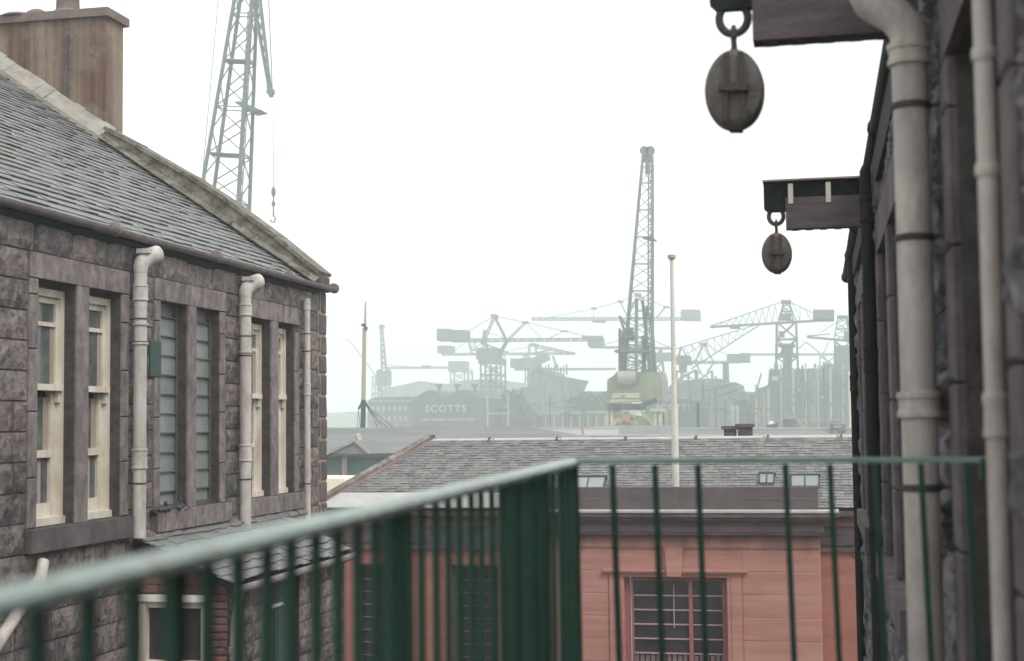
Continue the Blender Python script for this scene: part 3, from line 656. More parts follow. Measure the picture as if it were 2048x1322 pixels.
# cornice of the bay
c_ = MB(); mbox(c_, mpP, PX0-.05, PX1+.04, -2.08,-2.02,-.3,.12); mbox(c_, mpP, PX0-.22, PX1+.22, -1.86,-1.80,-.3,.22); mbox(c_, mpP, PX0-.28, PX1+.28, -1.80,-1.74,-.3,.3)
mbox(c_, mpP, PX0-.33, PX1+.33, -1.74,-1.66,-.3,.36); c_.build('cornice', M['cornice'], rs)
c_ = MB(); mbox(c_, mpP, PX0-.08, PX1+.08, -2.02,-1.86,-.3,.10); c_.build('frieze', M['frieze'], rs)
c_ = MB(); mbox(c_, mpP, PX0-.34, PX1+.34, -1.66,-1.625,-.45,.38); c_.build('lead_flashing', M['lead'], rs)
c_ = MB(); mbox(c_, mpP, PX0+.1, PX1-.02, -1.625,-1.22,-.42,-.12); pa = c_.build('parapet', M['parapet'], rs)
c_ = MB()
for (a, b) in ((-4.9,-4.1),(-1.45,-.2)): mbox(c_, mpP, a, b, -1.43, -1.418, -.12, -.11)
c_.build('parapet_joint', M['frieze'], rs)
# side wings: gutter course and string course
for (a, b) in ((-9.62, PX0+.3), (PX1-.3, 6.0)):
    c_ = MB(); mbox(c_, mpB, a, b, -1.83,-1.76,-.3,.12); mbox(c_, mpB, a, b, -1.76,-1.66,-.3,.2); c_.build('cornice', M['cornice'], rs)
    c_ = MB(); mbox(c_, mpB, a, b, -2.42,-2.33,-.3,.07); mbox(c_, mpB, a, b, -2.33,-1.97,-.3,.025); mbox(c_, mpB, a, b, -2.30,-2.28,-.3,.05); c_.build('string_course', M['cornice'], rs)
c_ = MB(); c_.prism([(-9.72,27.25,-1.60),(PX0+1.1,27.25,-1.60),(PX0+1.1,27.66,-1.335),(-9.42,27.66,-1.335)], (0,.01,-.02)); c_.build('lead_gutter', M['lead'], rs)
c_ = MB(); c_.box(PX0-.34,PX1+.34,PY+.46,PY+.9,-1.66,-1.64); c_.build('gutter_lining', M['lead'], rs)
# windows
def bars(f, mp, a, b, z0, z1, nx, nz, t, w0, w1):
    for k in range(1, nx): u = a+(b-a)*k/nx; mbox(f, mp, u-t/2, u+t/2, z0, z1, w0, w1)
    for k in range(1, nz): v = z0+(z1-z0)*k/nz; mbox(f, mp, a, b, v-t/2, v+t/2, w0, w1-.003)
a, b, zb, zt = ch_
f = MB(); mbox(f, mpP, a, a+.09, zb, zt-.03, -.3, -.16); mbox(f, mpP, b-.06, b, zb, zt-.03, -.3, -.16); mbox(f, mpP, a+.12, b-.06, zt-.09, zt-.03, -.3, -.162)
mbox(f, mpP, a+.12, a+.16, zb, zt-.09, -.26, -.15); u = a+.64*(b-a); mbox(f, mpP, u-.03, u+.04, zb, zt-.09, -.3, -.14); mbox(f, mpP, b-.10, b-.06, zb, zt-.09, -.26, -.15)
f_ = f.build('window', M['redframe'], rs)
f = MB(); z = zt-.09-.27
while z > zb: mbox(f, mpP, a+.16, u-.03, z-.012, z+.012, -.25, -.17); mbox(f, mpP, u+.04, b-.1, z-.010, z+.010, -.25, -.18); z -= .265
mbox(f, mpP, a+.9, a+.915, zt-.95, zt-.15, -.25, -.16); f.build('glazing_bars', M['paleframe'], f_)
f = MB(); mbox(f, mpP, a+.12, b-.06, zb, zt-.09, -.24, -.21); f.build('pane', M['glass_dark'], f_)
f = MB()
for k in range(17): mbox(f, mpP, a+.17+k*.1, a+.235+k*.1, zb, zt-1.42-.02*(k%3), -.209+.004*(k%2), -.204+.004*(k%2))
f.build('curtain', M['frieze'], f_)
for (a,b,zb,zt) in lw:
    f = MB(); mbox(f, mpB, a, a+.07, zb, zt, -.3, -.18); mbox(f, mpB, b-.07, b, zb, zt, -.3, -.18); mbox(f, mpB, a+.07, b-.07, zt-.07, zt, -.3, -.182); mbox(f, mpB, a, b, zb, zb+.09, -.3, -.17)
    f_ = f.build('window', M['green_wall'], rs); f = MB(); bars(f, mpB, a+.07, b-.07, zb+.09, zt-.07, 3, 8, .02, -.26, -.19); f.build('glazing_bars', M['frieze'], f_)
    f = MB(); mbox(f, mpB, a+.07, b-.07, zb+.09, zt-.07, -.26, -.23); f.build('pane', M['glass_dark'], f_)
    f = MB(); mbox(f, mpB, a-.1, b+.1, zb-.12, zb, -.1, .06); f.build('sill', M['sand'], rs)
# roof: slates over a board, skewed left verge with stone coping, white ridge capping
e0 = Vector((-9.855,27.27,-1.612)); r0 = Vector((-8.0,29.4,-.32)); vv = (Vector((-9.855,29.4,-.32))-e0); H_ = vv.length; vv.normalize(); nv = Vector((1,0,0)).cross(vv)
rb = MB(); rb.prism([e0-nv*.03, Vector((7,27.27,-1.612))-nv*.03, Vector((7,29.4,-.32))-nv*.03, r0-nv*.03], -nv*.1)
rb.prism([r0-nv*.03, Vector((7,29.4,-.32))-nv*.03, Vector((7,33,-2.5)), Vector((-6.5,33,-2.5))], (0,0,-.1)); roof = rb.build('roof', M['timber_dark'], rs)
rb = MB(); slates(rb, e0, (1,0,0), vv, nv, 16.8, H_, .15, .092, .008, clip=lambda v: (1.855*v/H_+.05, 16.8), jit=.004); rb.build('slate_courses', M['slate_far'], roof)
rb = MB(); rb.prism([e0+Vector((-.06,0,.0)), e0+Vector((.12,0,.0)), e0+Vector((.12,0,.10)), e0+Vector((-.06,0,.10))], r0-e0); rb.build('skew_coping', M['skew'], rs)
rb = MB(); rb.prism([e0+Vector((.1,0,.0)), e0+Vector((.19,0,.0)), e0+Vector((.12,0,.06))], r0-e0); rb.build('skew_fillet', M['frieze'], rs)
rb = MB(); x = -8.0
while x < 7:
    L1 = random.uniform(1.3,1.5); rb.prism([(x+.01,29.31,-.37),(x+.01,29.31,-.335),(x+.01,29.37,-.30),(x+.01,29.45,-.30),(x+.01,29.55,-.37)], (L1-.02,0,0)); x += L1
rb.build('ridge_capping', M['lead'], rs)
rb = MB(); x = -8.0+1.3
while x < 7: rb.box(x-.018,x+.018,29.29,29.5,-.35,-.28); x += 1.42
rb.build('ridge_roll', M['skew'], rs)
for (x0, x1, z0, z1) in ((-4.75,-4.1,-1.30,-1.12),(-1.15,-.88,-1.22,-1.07),(-.56,-.05,-1.28,-1.1)):
    def on(x_, v_, l_): return Vector((x_, e0.y, e0.z)) + vv*v_ + nv*l_
    va, vb = (z0-e0.z)/vv.z, (z1-e0.z)/vv.z
    k_ = MB(); k_.prism([on(x0,va,.02),on(x1,va,.02),on(x1,vb,.02),on(x0,vb,.02)], nv*.05); sk_ = k_.build('skylight', M['winpale'], roof)
    k_ = MB(); k_.prism([on(x0-.02,vb,.02),on(x1+.03,vb,.02),on(x1+.03,vb+.03,.02),on(x0-.02,vb+.03,.02)], nv*.07)
    for q in (0,.5,1): k_.prism([on(x0+(x1-x0)*q-.01,va,.05),on(x0+(x1-x0)*q+.01,va,.05),on(x0+(x1-x0)*q+.01,vb,.05),on(x0+(x1-x0)*q-.01,vb,.05)], nv*.035)
    k_.build('skylight_frame', M['mast_green'], roof)
for (x0,x1,z1,m_) in ((-1.93,-1.66,-.10,'timber_dark'),(-1.65,-1.33,-.06,'parapet')):
    k_ = MB(); k_.box(x0+.02,x1-.02,29.7,30.1,-1.2,z1-.07); k_.box(x0-.03,x1+.02,29.65,30.15,z1-.07,z1); k_.build('chimney', M['parapet'], rs, 'low brown brick stack just behind the white ridge')
# white pole
fp = thing('flagpole', 'tall white pole with a small cap standing behind the parapet', 'pole', (-2.71,27.75,-1.4))
p = MB(); p.lathe((-2.712,27.75,0), [(.066,-1.6),(.066,.30),(.05,.36),(.046,1.2),(.036,3.14)], 18); p.build('pole', M['crane_pole'], fp, smooth=True)
p = MB(); p.lathe((-2.712,27.75,3.13), [(.03,-.05),(.05,-.01),(.078,0),(.082,.055),(.07,.07)], 16); p.build('cap', M['crane_cream'], fp, smooth=True)

# ------------------------------------------------------------------ green railing on the landing
rl = thing('balcony_railing', 'green iron railing of close balusters in front of the camera', 'railing', (-.5,2.5,-1.2))
Cn = Vector((-.635,3.72,-.092)); Nr = Vector((-.635,.5,-.128)); Rw = Vector((.40,3.72,-.094)); ZT = -.1
def rail(p, q, wd=.046, h=.021):
    p, q = Vector(p), Vector(q); d = (q-p).normalized(); s_ = Vector((d.y,-d.x,0))
    prof_ = [(-wd/2,0),(-wd/2,h*.45),(-wd*.32,h*.85),(0,h),(wd*.32,h*.85),(wd/2,h*.45),(wd/2,0)]
    n_ = 14; mb = MB(); N = len(prof_); vs = []; fs = []
    for i in range(n_+1):
        c = p.lerp(q, i/n_) + Vector((0,0,random.uniform(-.0006,.0006)))
        vs += [c+s_*u+Vector((0,0,v-h)) for u, v in prof_]
    for i in range(n_):
        for k in range(N): fs.append((i*N+k, i*N+(k+1)%N, (i+1)*N+(k+1)%N, (i+1)*N+k))
    fs += [tuple(range(N)), tuple(n_*N+k for k in range(N))[::-1]]; mb.add(vs, fs); return mb
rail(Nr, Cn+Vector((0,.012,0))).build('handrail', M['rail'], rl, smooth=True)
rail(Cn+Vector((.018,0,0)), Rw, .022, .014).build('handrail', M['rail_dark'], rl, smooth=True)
dl = (Cn-Nr).normalized(); yb = Cn.y-.0845; k = 0
while yb > .6:
    zt_ = Cn.z+(Nr.z-Cn.z)*(Cn.y-yb)/(Cn.y-Nr.y)-.012; ex = random.uniform(-.0015,.0015)
    p = MB(); p.bar((Cn.x+ex,yb,zt_), (Cn.x+ex*3,yb+random.uniform(-.004,.004),-1.2), .0125, .0125); p.build('baluster', M['baluster'], rl)
    yb -= .0845; k += 1
for yb, wp in ((3.27,.05),(3.12,.05),(2.95,.036), (2.12,.030), (1.36,.020)):
    zt_ = Cn.z+(Nr.z-Cn.z)*(Cn.y-yb)/(Cn.y-Nr.y)-.012
    p = MB(); p.bar((Cn.x,yb,zt_), (Cn.x,yb,-1.2), wp, .016, ref=(0,1,0)); p.build('post', M['baluster'], rl)
x = Cn.x+.109; k = 0
p = MB(); p.bar((Cn.x,Cn.y,ZT-.01), (Cn.x+.008,Cn.y,-1.2), .036, .036); p.build('post', M['baluster'], rl)
while x < .37:
    if k != 3 and k != 9:
        p = MB(); lean = .022; p.bar((x,Cn.y,ZT-.01), (x+lean*1.1,Cn.y-.01,-1.2), .0145, .0145); p.build('baluster', M['baluster'], rl)
    x += .1095; k += 1
p = MB(); p.box(.38,.41,Cn.y-.02,Cn.y+.02,ZT-.05,ZT+.002); p.build('wall_fixing', M['baluster'], rl)
p = MB(); p.box(Cn.x-.03,.40,Cn.y-.02,Cn.y+.02,-1.14,-1.12); p.build('bottom_rail', M['baluster'], rl)
lg = MB(); lg.prism([(-.55,-.6,-1.36),(.40,-.6,-1.36),(.40,3.8,-1.36),(-.72,3.8,-1.36)], (0,0,.16)); tag(lg.build('stair_landing', M['deck']), 'concrete stair landing under the green railing', 'landing')

# ------------------------------------------------------------------ background (all at their own depths)
def P(px, py, Y, dy=0): v = onY(px, py, Y); return v+Vector((0,dy,0))
def mp1(Y): return Y/math.cos(R(12))/F*.985      # metres per photo pixel at depth Y
def prismpx(mb, pts, Y, depth, base=GZ): 
    mb.prism([P(x,y,Y) if y is not None else Vector((P(x,845,Y).x, Y, base)) for x, y in pts], (0,depth,0))
# --- the tall luffing crane behind the left roof
Y = 110; u = mp1(Y)
lc = thing('luffing_crane', 'tall lattice luffing crane rising behind the left slate roof, hook hanging at its right', 'crane', (P(455,800,Y).x,Y,GZ))
b0 = P(440,500,Y); t0 = P(503,-110,Y)
j = MB(); j.truss(b0, t0, 98*u, 26*u, 13, .24, .085, 70*u, 20*u); j.build('jib', M['crane_near'], lc)
j = MB(); j.truss(P(470,480,Y,.4), P(497,20,Y,.4), 9*u, 8*u, 22, .05, .04); j.build('ladder', M['crane_near'], lc)
for (x0,x1,y_) in ((451,498,123),(425,480,309)):
    j = MB(); j.bar(P(x0,y_,Y), P(x1,y_+2,Y), .9, .16); j.build('cross_walk', M['mast_green'], lc)
j = MB(); j.prism([P(467,204,Y),P(480,202,Y),P(523,220,Y),P(500,224,Y)], (0,1.6,0)); j.build('platform', M['crane_mid'], lc)
j = MB(); j.truss(P(505,-60,Y), P(541,188,Y), 17*u, 4*u, 22, .12, .07, 18*u, 4*u); j.build('fly_jib', M['crane_mid'], lc)
j = MB(); j.lathe(P(541,183,Y,-.2), [(.3,0),(.3,.5)], 16, 'y'); j.bar(P(537,172,Y), P(543,194,Y), .3); j.build('sheave', M['crane_mid'], lc)
j = MB(); j.bar(P(535,-60,Y), P(545,186,Y), .07); j.bar(P(440,-40,Y), P(405,350,Y), .05); j.bar(P(546,190,Y), P(547,372,Y), .04); j.bar(P(547,372,Y), P(547,432,Y), .10)
j.build('hoist_rope', M['crane_near'], lc)
j = MB(); j.lathe(P(547,386,Y), [(.02,.5),(.16,.35),(.2,0),(.06,-.35)], 10); j.lathe(P(547,408,Y), [(.04,.3),(.18,.05),(.06,-.25)], 10)
cc = P(546,438,Y)
for k in range(9):
    a0, a1 = R(100-k*30), R(70-k*30); j.bar(cc+Vector((.2*math.cos(a0),0,.28*math.sin(a0))), cc+Vector((.2*math.cos(a1),0,.28*math.sin(a1))), .09)
j.build('hook_block', M['crane_near'], lc)
j = MB(); cx = P(455,800,Y).x; j.box(cx-4,cx+4,Y-3,Y+4,0,6); j.build('machinery_house', M['crane_house'], lc)
j = MB()
for dx in (-3.5,3.5):
    for dy in (-2.5,3.5): j.bar((cx+dx,Y+dy,GZ), (cx+dx*.7,Y+dy*.7,0), .7)
j.build('portal', M['crane_mid'], lc)
# --- the dockside crane in the middle
Y = 150; u = mp1(Y)
mc = thing('luffing_crane', 'pale green dockside luffing crane with upright lattice jib left of the white pole', 'crane', (P(1275,860,Y).x,Y,GZ))
j = MB(); j.truss(P(1276,745,Y), P(1295,312,Y), 58*u, 19*u, 16, .19, .075, 30*u, 13*u); j.build('jib', M['crane_mid'], mc)
j = MB(); j.truss(P(1302,640,Y,-.8), P(1301,325,Y,-.5), 8*u, 6*u, 20, .10, .06); j.bar(P(1305,700,Y), P(1305,330,Y), .3); j.build('luffing_ram', M['crane_mid'], mc)
j = MB()
for x_ in (1289,1301): j.lathe(P(x_,302,Y,-.3), [(.48,0),(.48,.35)], 18, 'y')
j.build('head_sheave', M['crane_near'], mc)
j = MB(); j.box(P(1286,0,Y).x, P(1306,0,Y).x, Y-.6, Y+.6, P(0,320,Y).z, P(0,306,Y).z) if False else j.prism([P(1286,322,Y),P(1306,322,Y),P(1305,306,Y),P(1286,306,Y)], (0,1,0))
j.prism([P(1290,345,Y),P(1299,345,Y),P(1298,322,Y),P(1291,322,Y)], (0,.8,0)); j.build('jib_head', M['crane_mid'], mc)
j = MB(); j.prism([P(1284,476,Y,-1),P(1304,476,Y,-1),P(1314,482,Y,-1),P(1300,482,Y,-1)], (0,1.5,0)); j.build('platform', M['mast_green'], mc)
j = MB(); j.truss(P(1263,748,Y), P(1266,672,Y), 46*u, 40*u, 6, .15, .08, 24*u, 20*u); j.truss(P(1298,745,Y,1), P(1296,610,Y,1), 22*u, 10*u, 9, .12, .07)
j.bar(P(1276,770,Y,-1.6), P(1277,600,Y,-1.6), .32); j.bar(P(1300,745,Y), P(1285,600,Y), .3); j.bar(P(1312,745,Y), P(1302,640,Y), .26)
j.truss(P(1240,745,Y,2), P(1240,655,Y,2), 12*u, 12*u, 8, .16, .12)
j.build('a_frame', M['crane_mid'], mc)
for (xa_,xb_,ya_,wd_) in ((1232,1300,703,2.4),(1250,1272,674,2.2),(1284,1299,743,2)): j = MB(); j.bar(P(xa_,ya_,Y), P(xb_,ya_,Y), wd_, .25); j.build('gallery', M['crane_mid'], mc)
j = MB(); j.bar(P(1239,632,Y), P(1253,674,Y), .26); j.bar(P(1239,632,Y), P(1262,662,Y), .2); j.bar(P(1262,655,Y), P(1261,674,Y), .5)
j.truss(P(1246,672,Y), P(1268,672,Y), 14*u, 14*u, 4, .18, .12); j.build('backstay', M['crane_mid'], mc)
hs = MB(); hs.prism([P(1217,790,Y,-1),P(1217,760,Y,-1),P(1232,750,Y,-1),P(1236,744,Y,-1),P(1322,744,Y,-1),P(1326,760,Y,-1),P(1326,802,Y,-1),P(1226,802,Y,-1)], (0,6,0)); ho_ = hs.build('machinery_house', M['crane_house'], mc)
j = MB(); c0 = P(1240,757,Y,-1.2); n_ = 10
pts = [Vector((c0.x, c0.y-.9*math.sin(math.pi*k/n_), c0.z+.75*math.cos(math.pi*k/n_))) for k in range(n_+1)]
j.prism(pts, (36*u,0,0)); j.build('winch_cover', M['shed3'], mc)
j = MB(); j.prism([P(1231,797,Y,-3),P(1233,787,Y,-3),P(1283,787,Y,-3),P(1283,797,Y,-3)], (0,2.2,0)); cb = j.build('cab', M['crane_cream'], mc)
j = MB(); j.prism([P(1224,806,Y,-3.4),P(1233,799,Y,-3.4),P(1284,799,Y,-3.4),P(1284,803,Y,-3.4)], (0,2.8,0)); j.build('canopy', M['crane_cream'], mc)
j = MB(); j.prism([P(1251,799,Y,-3.45),P(1251,791,Y,-3.45),P(1259,791,Y,-3.45),P(1259,799,Y,-3.45)], (0,.3,0)); j.build('cab_door', M['crane_house'], cb)
j = MB(); j.prism([P(1222,820,Y,-3),P(1222,808,Y,-3),P(1286,808,Y,-3),P(1286,820,Y,-3)], (0,6,0)); j.build('portal_deck', M['shed2'], mc)
j = MB(); j.bar(P(1290,812,Y,-3), P(1320,800,Y,-3), .5); j.bar(P(1288,818,Y,-3), P(1306,806,Y,-3), 1.2, .2); j.build('stair', M['mast_green'], mc)
j = MB()
for x_ in (1223,1229,1318,1324):
    for dy in (-2.5,3): j = MB(); j.bar(P(x_,820,Y,dy), Vector((P(x_,850,Y).x,Y+dy,GZ)), .42); j.build('portal_leg', M['crane_cream'], mc)
j = MB()
for (a,b) in (((1230,850),(1258,826)),((1258,826),(1280,848)),((1290,824),(1315,850)),((1240,824),(1268,850)),((1262,850),(1276,830)),((1305,822),(1320,850))):
    j.bar(P(*a,Y,-2.4), P(*b,Y,-2.4), .34)
j.build('cross_bracing', M['crane_cream'], mc)
j = MB(); j.prism([P(1232,852,Y,-.5),P(1232,828,Y,-.5),P(1315,834,Y,-.5),P(1318,852,Y,-.5)], (0,1,0)); j.build('bogie_guard', M['crane_cream'], mc)
j = MB(); j.bar(P(1244,845,Y,-2.6), P(1262,830,Y,-2.6), .4); j.bar(P(1250,830,Y,-2.6), P(1272,846,Y,-2.6), .35); j.build('rusty_bracing', M['rust'], mc)
j = MB(); j.prism([P(1306,823,Y,-3),P(1306,817,Y,-3),P(1330,817,Y,-3),P(1330,823,Y,-3)], (0,3,0)); j.build('side_platform', M['crane_cream'], mc)
w_ = MB(); prismpx(w_, [(1150,857),(1150,None),(1345,None),(1345,852),(1210,850)], 146, 1.5); tag(w_.build('quay_wall', M['shed3']), 'pale quay parapet in front of the middle dockside crane', 'wall')

# --- far cranes on the skyline
def crane(Y, label, base_px, parts, m='crane_far', legs=None):
    u = mp1(Y); c = thing('shipyard_crane', label, 'crane', (P(base_px,845,Y).x, Y, GZ), 'hazy shipyard cranes on the skyline')
    for nm, items in parts:
        mb = MB(); mt = M['crane_box'] if nm in ('counterweight', 'cab') else M[m]
        for it in items:
            k = it[0]
            if k == 'T': _, x0,y0,x1,y1,w0,w1,n = it; mb.truss(P(x0,y0,Y), P(x1,y1,Y), w0*u, w1*u, n, .24, .15)
            elif k == 'B':
                _, x0,y0,x1,y1,t = it; dd = 1.0
                mb.bar(P(x0,y0,Y,-dd), P(x1,y1,Y,-dd), t*u); mb.bar(P(x0,y0,Y,dd), P(x1,y1,Y,dd), t*u)
            elif k == 'L':
                _, x0,y0,x1,y1,t = it; mb.bar(P(x0,y0,Y), P(x1,y1,Y), t*u)
            elif k == 'R':
                _, x0,x1,y0,y1,dp = it; mb.prism([P(x0,y1,Y,-dp/2),P(x0,y0,Y,-dp/2),P(x1,y0,Y,-dp/2),P(x1,y1,Y,-dp/2)], (0,dp,0))
            elif k == 'D':      # down to the ground: four legs with bracing
                _, x0,x1,y0,x2,x3 = it; za = P((x0+x1)/2,y0,Y); xa, xb = P(x0,y0,Y).x, P(x1,y0,Y).x; xc, xd = P(x2,845,Y).x, P(x3,845,Y).x
                hw = (xb-xa)/2; n_ = 8
                for s in (-1,1):
                    for i in range(n_):
                        f0, f1 = i/n_, (i+1)/n_; z0, z1 = za.z+(GZ-za.z)*f0, za.z+(GZ-za.z)*f1
                        l0, l1 = xa+(xc-xa)*f0, xa+(xc-xa)*f1; r0_, r1 = xb+(xd-xb)*f0, xb+(xd-xb)*f1
                        mb.bar((l0,Y+s*hw,z0),(r1,Y+s*hw,z1), .2); mb.bar((r0_,Y+s*hw,z0),(l1,Y+s*hw,z1), .2); mb.bar((l1,Y+s*hw,z1),(r1,Y+s*hw,z1), .22)
                    mb.bar((xa,Y+s*hw,za.z),(xc,Y+s*hw,GZ), .36); mb.bar((xb,Y+s*hw,za.z),(xd,Y+s*hw,GZ), .36)
        mb.build(nm, mt, c)
    return c
crane(330, 'hammerhead crane with peaked apex and twin counterweight boxes at its left end', 988, [
    ('jib', [('T',905,681,1205,679,6,5,34), ('L',880,682,930,682,3)]),
    ('apex_frame', [('B',989,633,968,682,2.4),('B',989,633,1014,682,2.4),('B',1051,645,1014,682,2),('R',984,994,629,637,3),('B',968,682,985,715,3),('B',1014,682,992,722,3.4),('R',1046,1056,643,647,2)]),
    ('tie_rods', [('L',989,632,1051,645,1.3),('L',1051,645,1128,662,1.3),('L',1128,662,1195,677,1.3),('L',989,632,935,663,1.2),('L',1051,645,1082,675,1.2),('L',1128,662,1100,676,1.4),('R',1123,1135,661,664,2),('L',972,664,1014,678,1.2),('B',970,660,966,690,3)]),
    ('counterweight', [('R',880,905,659,682,6),('R',905,936,661,681,5)]),
    ('cab', [('R',958,1000,697,720,6),('R',962,1008,720,728,6),('T',948,690,1012,712,20,16,6)]),
    ('tower', [('D',966,1006,728,968,1008),('T',987,860,987,730,12,12,10)])])
crane(400, 'hammerhead crane partly hidden behind the peaked one, lower jib and box at left', 1062, [
    ('jib', [('T',884,709,1150,707,3.5,3.5,34)]), ('counterweight', [('R',879,906,692,707,5)]),
    ('tie_rods', [('L',936,680,906,705,1.2),('L',1070,689,1148,707,2.2),('L',1072,690,1000,706,1.1),('T',1075,693,1150,708,7,3,12)]),
    ('apex_frame', [('B',1060,688,1057,708,2),('B',1070,688,1073,708,2),('R',1062,1073,687,693,3),('B',938,684,944,708,2)]),
    ('tower', [('D',1054,1078,710,1050,1082)])])
crane(440, 'faint hammerhead crane low on the skyline left of the SCOTTS shed', 905, [
    ('jib', [('T',770,736,935,735,3,3,26)]), ('counterweight', [('R',901,934,723,744,6)]), ('tie_rods', [('L',775,730,850,736,1.2),('R',845,860,731,736,3)]),
    ('tower', [('D',905,932,744,900,940),('T',940,740,946,850,8,10,8)])])
crane(380, 'crane with a squat dark cab and long thin jib just above the shipyard sheds', 1080, [
    ('jib', [('T',1030,739,1232,738,3.5,2.5,30)]), ('counterweight', [('R',1025,1046,718,736,6)]),
    ('cab', [('R',1046,1080,716,736,5),('L',1060,728,1098,712,16)]), ('apex_frame', [('B',1106,712,1114,738,2),('L',1045,712,1100,700,3)]),
    ('tower', [('D',1062,1092,738,1058,1096)])])
crane(390, 'highest hammerhead crane, long level jib crossing behind the middle crane', 1275, [
    ('jib', [('T',1064,638,1366,638,5,5,40),('R',1186,1210,640,645,4)]), ('counterweight', [('R',1364,1400,621,641,7)]),
    ('apex_frame', [('B',1275,590,1254,638,2),('B',1275,590,1302,638,2),('B',1240,603,1256,636,1.5),('B',1332,614,1312,636,1.5),('R',1236,1246,601,606,2),('R',1327,1338,612,616,2),('R',1270,1282,587,593,3)]),
    ('tie_rods', [('L',1092,636,1188,617,1.2),('L',1188,617,1240,603,1.3),('L',1240,603,1275,590,1.3),('L',1275,590,1332,614,1.3),('L',1332,614,1368,630,1.3),('L',1188,617,1188,636,1.2),('R',1183,1193,615,619,2)]),
    ('tower', [('D',1256,1296,642,1246,1306)])])
crane(350, 'hammerhead crane with a hanging box at left, behind the middle dockside crane', 1290, [
    ('jib', [('T',1180,694,1345,697,3,3,22),('T',1165,674,1206,674,3,3,6)]), ('counterweight', [('R',1179,1206,676,693,6)]),
    ('cab', [('R',1308,1345,706,722,6)]), ('tie_rods', [('L',1275,670,1205,690,1.2),('L',1305,680,1345,697,1.6)]), ('tower', [('D',1305,1322,698,1290,1345)])])
crane(300, 'luffing crane with its jib sloping up to the right, right of the white pole', 1365, [
    ('jib', [('L',1352,698,1518,648,1.8),('L',1382,738,1522,648,2.4)]+[('L',1368+k*15,694-k*4.6,1392+k*13,730-k*8.2,1.1) for k in range(9)]+[('L',1392+k*13,730-k*8.2,1383+k*15,690-k*4.6,1.0) for k in range(8)]),
    ('apex_frame', [('B',1362,694,1355,722,2),('B',1362,694,1385,730,1.6)]), ('cab', [('R',1355,1380,712,730,6),('R',1360,1372,728,745,5)]),
    ('tower', [('D',1352,1392,740,1342,1400),('T',1370,860,1370,745,16,14,8)])], 'crane_box')
crane(345, 'hammerhead crane with A-frame apex and louvred box at right end of its jib', 1405, [
    ('jib', [('T',1345,724,1458,725,4,4,18)]), ('counterweight', [('R',1455,1482,709,726,6),('R',1480,1500,707,725,5)]),
    ('apex_frame', [('B',1407,688,1390,725,2),('B',1407,688,1428,725,2),('R',1402,1414,686,692,4),('B',1428,725,1414,745,2.2),('B',1390,725,1402,745,2.2)]),
    ('tie_rods', [('L',1407,688,1455,710,1.2),('L',1407,688,1350,722,1.2)]), ('tower', [('D',1394,1424,742,1388,1430)])], 'crane_box')
crane(270, 'big hammerhead crane with deep wedge-shaped truss jib, right of centre', 1573, [
    ('jib', [('L',1420,654,1660,640,4.5),('L',1422,652,1560,605,1.8),('L',1580,604,1626,626,1.6),('R',1460,1480,652,657,3)]+[('L',1440+k*13,650-k*.6,1447+k*13,643-k*4.0,1.2) for k in range(9)]+[('L',1447+k*13,643-k*4.0,1453+k*13,649-k*.6,1.0) for k in range(9)]+[('L',1585,606,1600,640,1.1),('L',1600,616,1600,641,1.1),('L',1612,622,1622,640,1.1)]),
    ('apex_frame', [('B',1568,604,1557,642,2.2),('B',1578,604,1592,642,2.2),('R',1562,1582,602,606,5),('T',1573,640,1573,606,26,10,4),('R',1564,1582,628,640,2)]),
    ('counterweight', [('R',1626,1668,622,641,7)]),
    ('cab', [('R',1558,1569,664,674,4),('R',1557,1590,689,693,8),('R',1563,1586,693,712,4),('R',1566,1584,712,760,3)]),
    ('tower', [('D',1554,1592,644,1547,1602)])], 'crane_box')
crane(290, 'hammerhead crane at far right, half hidden by the warehouse', 1690, [
    ('jib', [('L',1614,674,1720,684,4.5),('L',1614,672,1660,668,2),('L',1640,666,1690,634,1.3)]), ('apex_frame', [('B',1676,634,1668,680,2),('B',1694,634,1706,682,2),('T',1684,680,1684,636,30,16,4),('R',1674,1696,632,636,4)]),
    ('counterweight', [('R',1688,1730,664,680,6)]), ('cab', [('R',1672,1702,692,735,5)]), ('tower', [('D',1670,1702,682,1664,1710)])], 'crane_box')
crane(400, 'thin level jib behind the wedge-shaped crane with inverted struts at right', 1655, [
    ('jib', [('T',1500,709,1700,709,3,3,24)]), ('apex_frame', [('B',1612,684,1645,710,1.8),('B',1657,684,1645,710,1.8),('B',1645,710,1662,732,2),('B',1612,684,1597,698,1.5)]),
    ('cab', [('R',1645,1662,724,738,4)]), ('tower', [('D',1640,1672,712,1636,1676)])])
crane(450, 'faint curved luffing jib left of the ship mast', 760, [('jib', [('L',690,678,697,680,1.6),('L',697,680,712,698,1.8),('L',712,698,752,752,2)]), ('tower', [('D',748,766,752,744,772)])], 'crane_box')
crane(380, 'slim level-topped tower with a T head rising above the low yard', 765, [
    ('mast', [('T',763,655,768,738,4,9,14),('R',760,768,650,657,2)]), ('base', [('D',760,776,738,756,780)]), ('cab', [('R',758,778,742,770,5)])], 'crane_box')

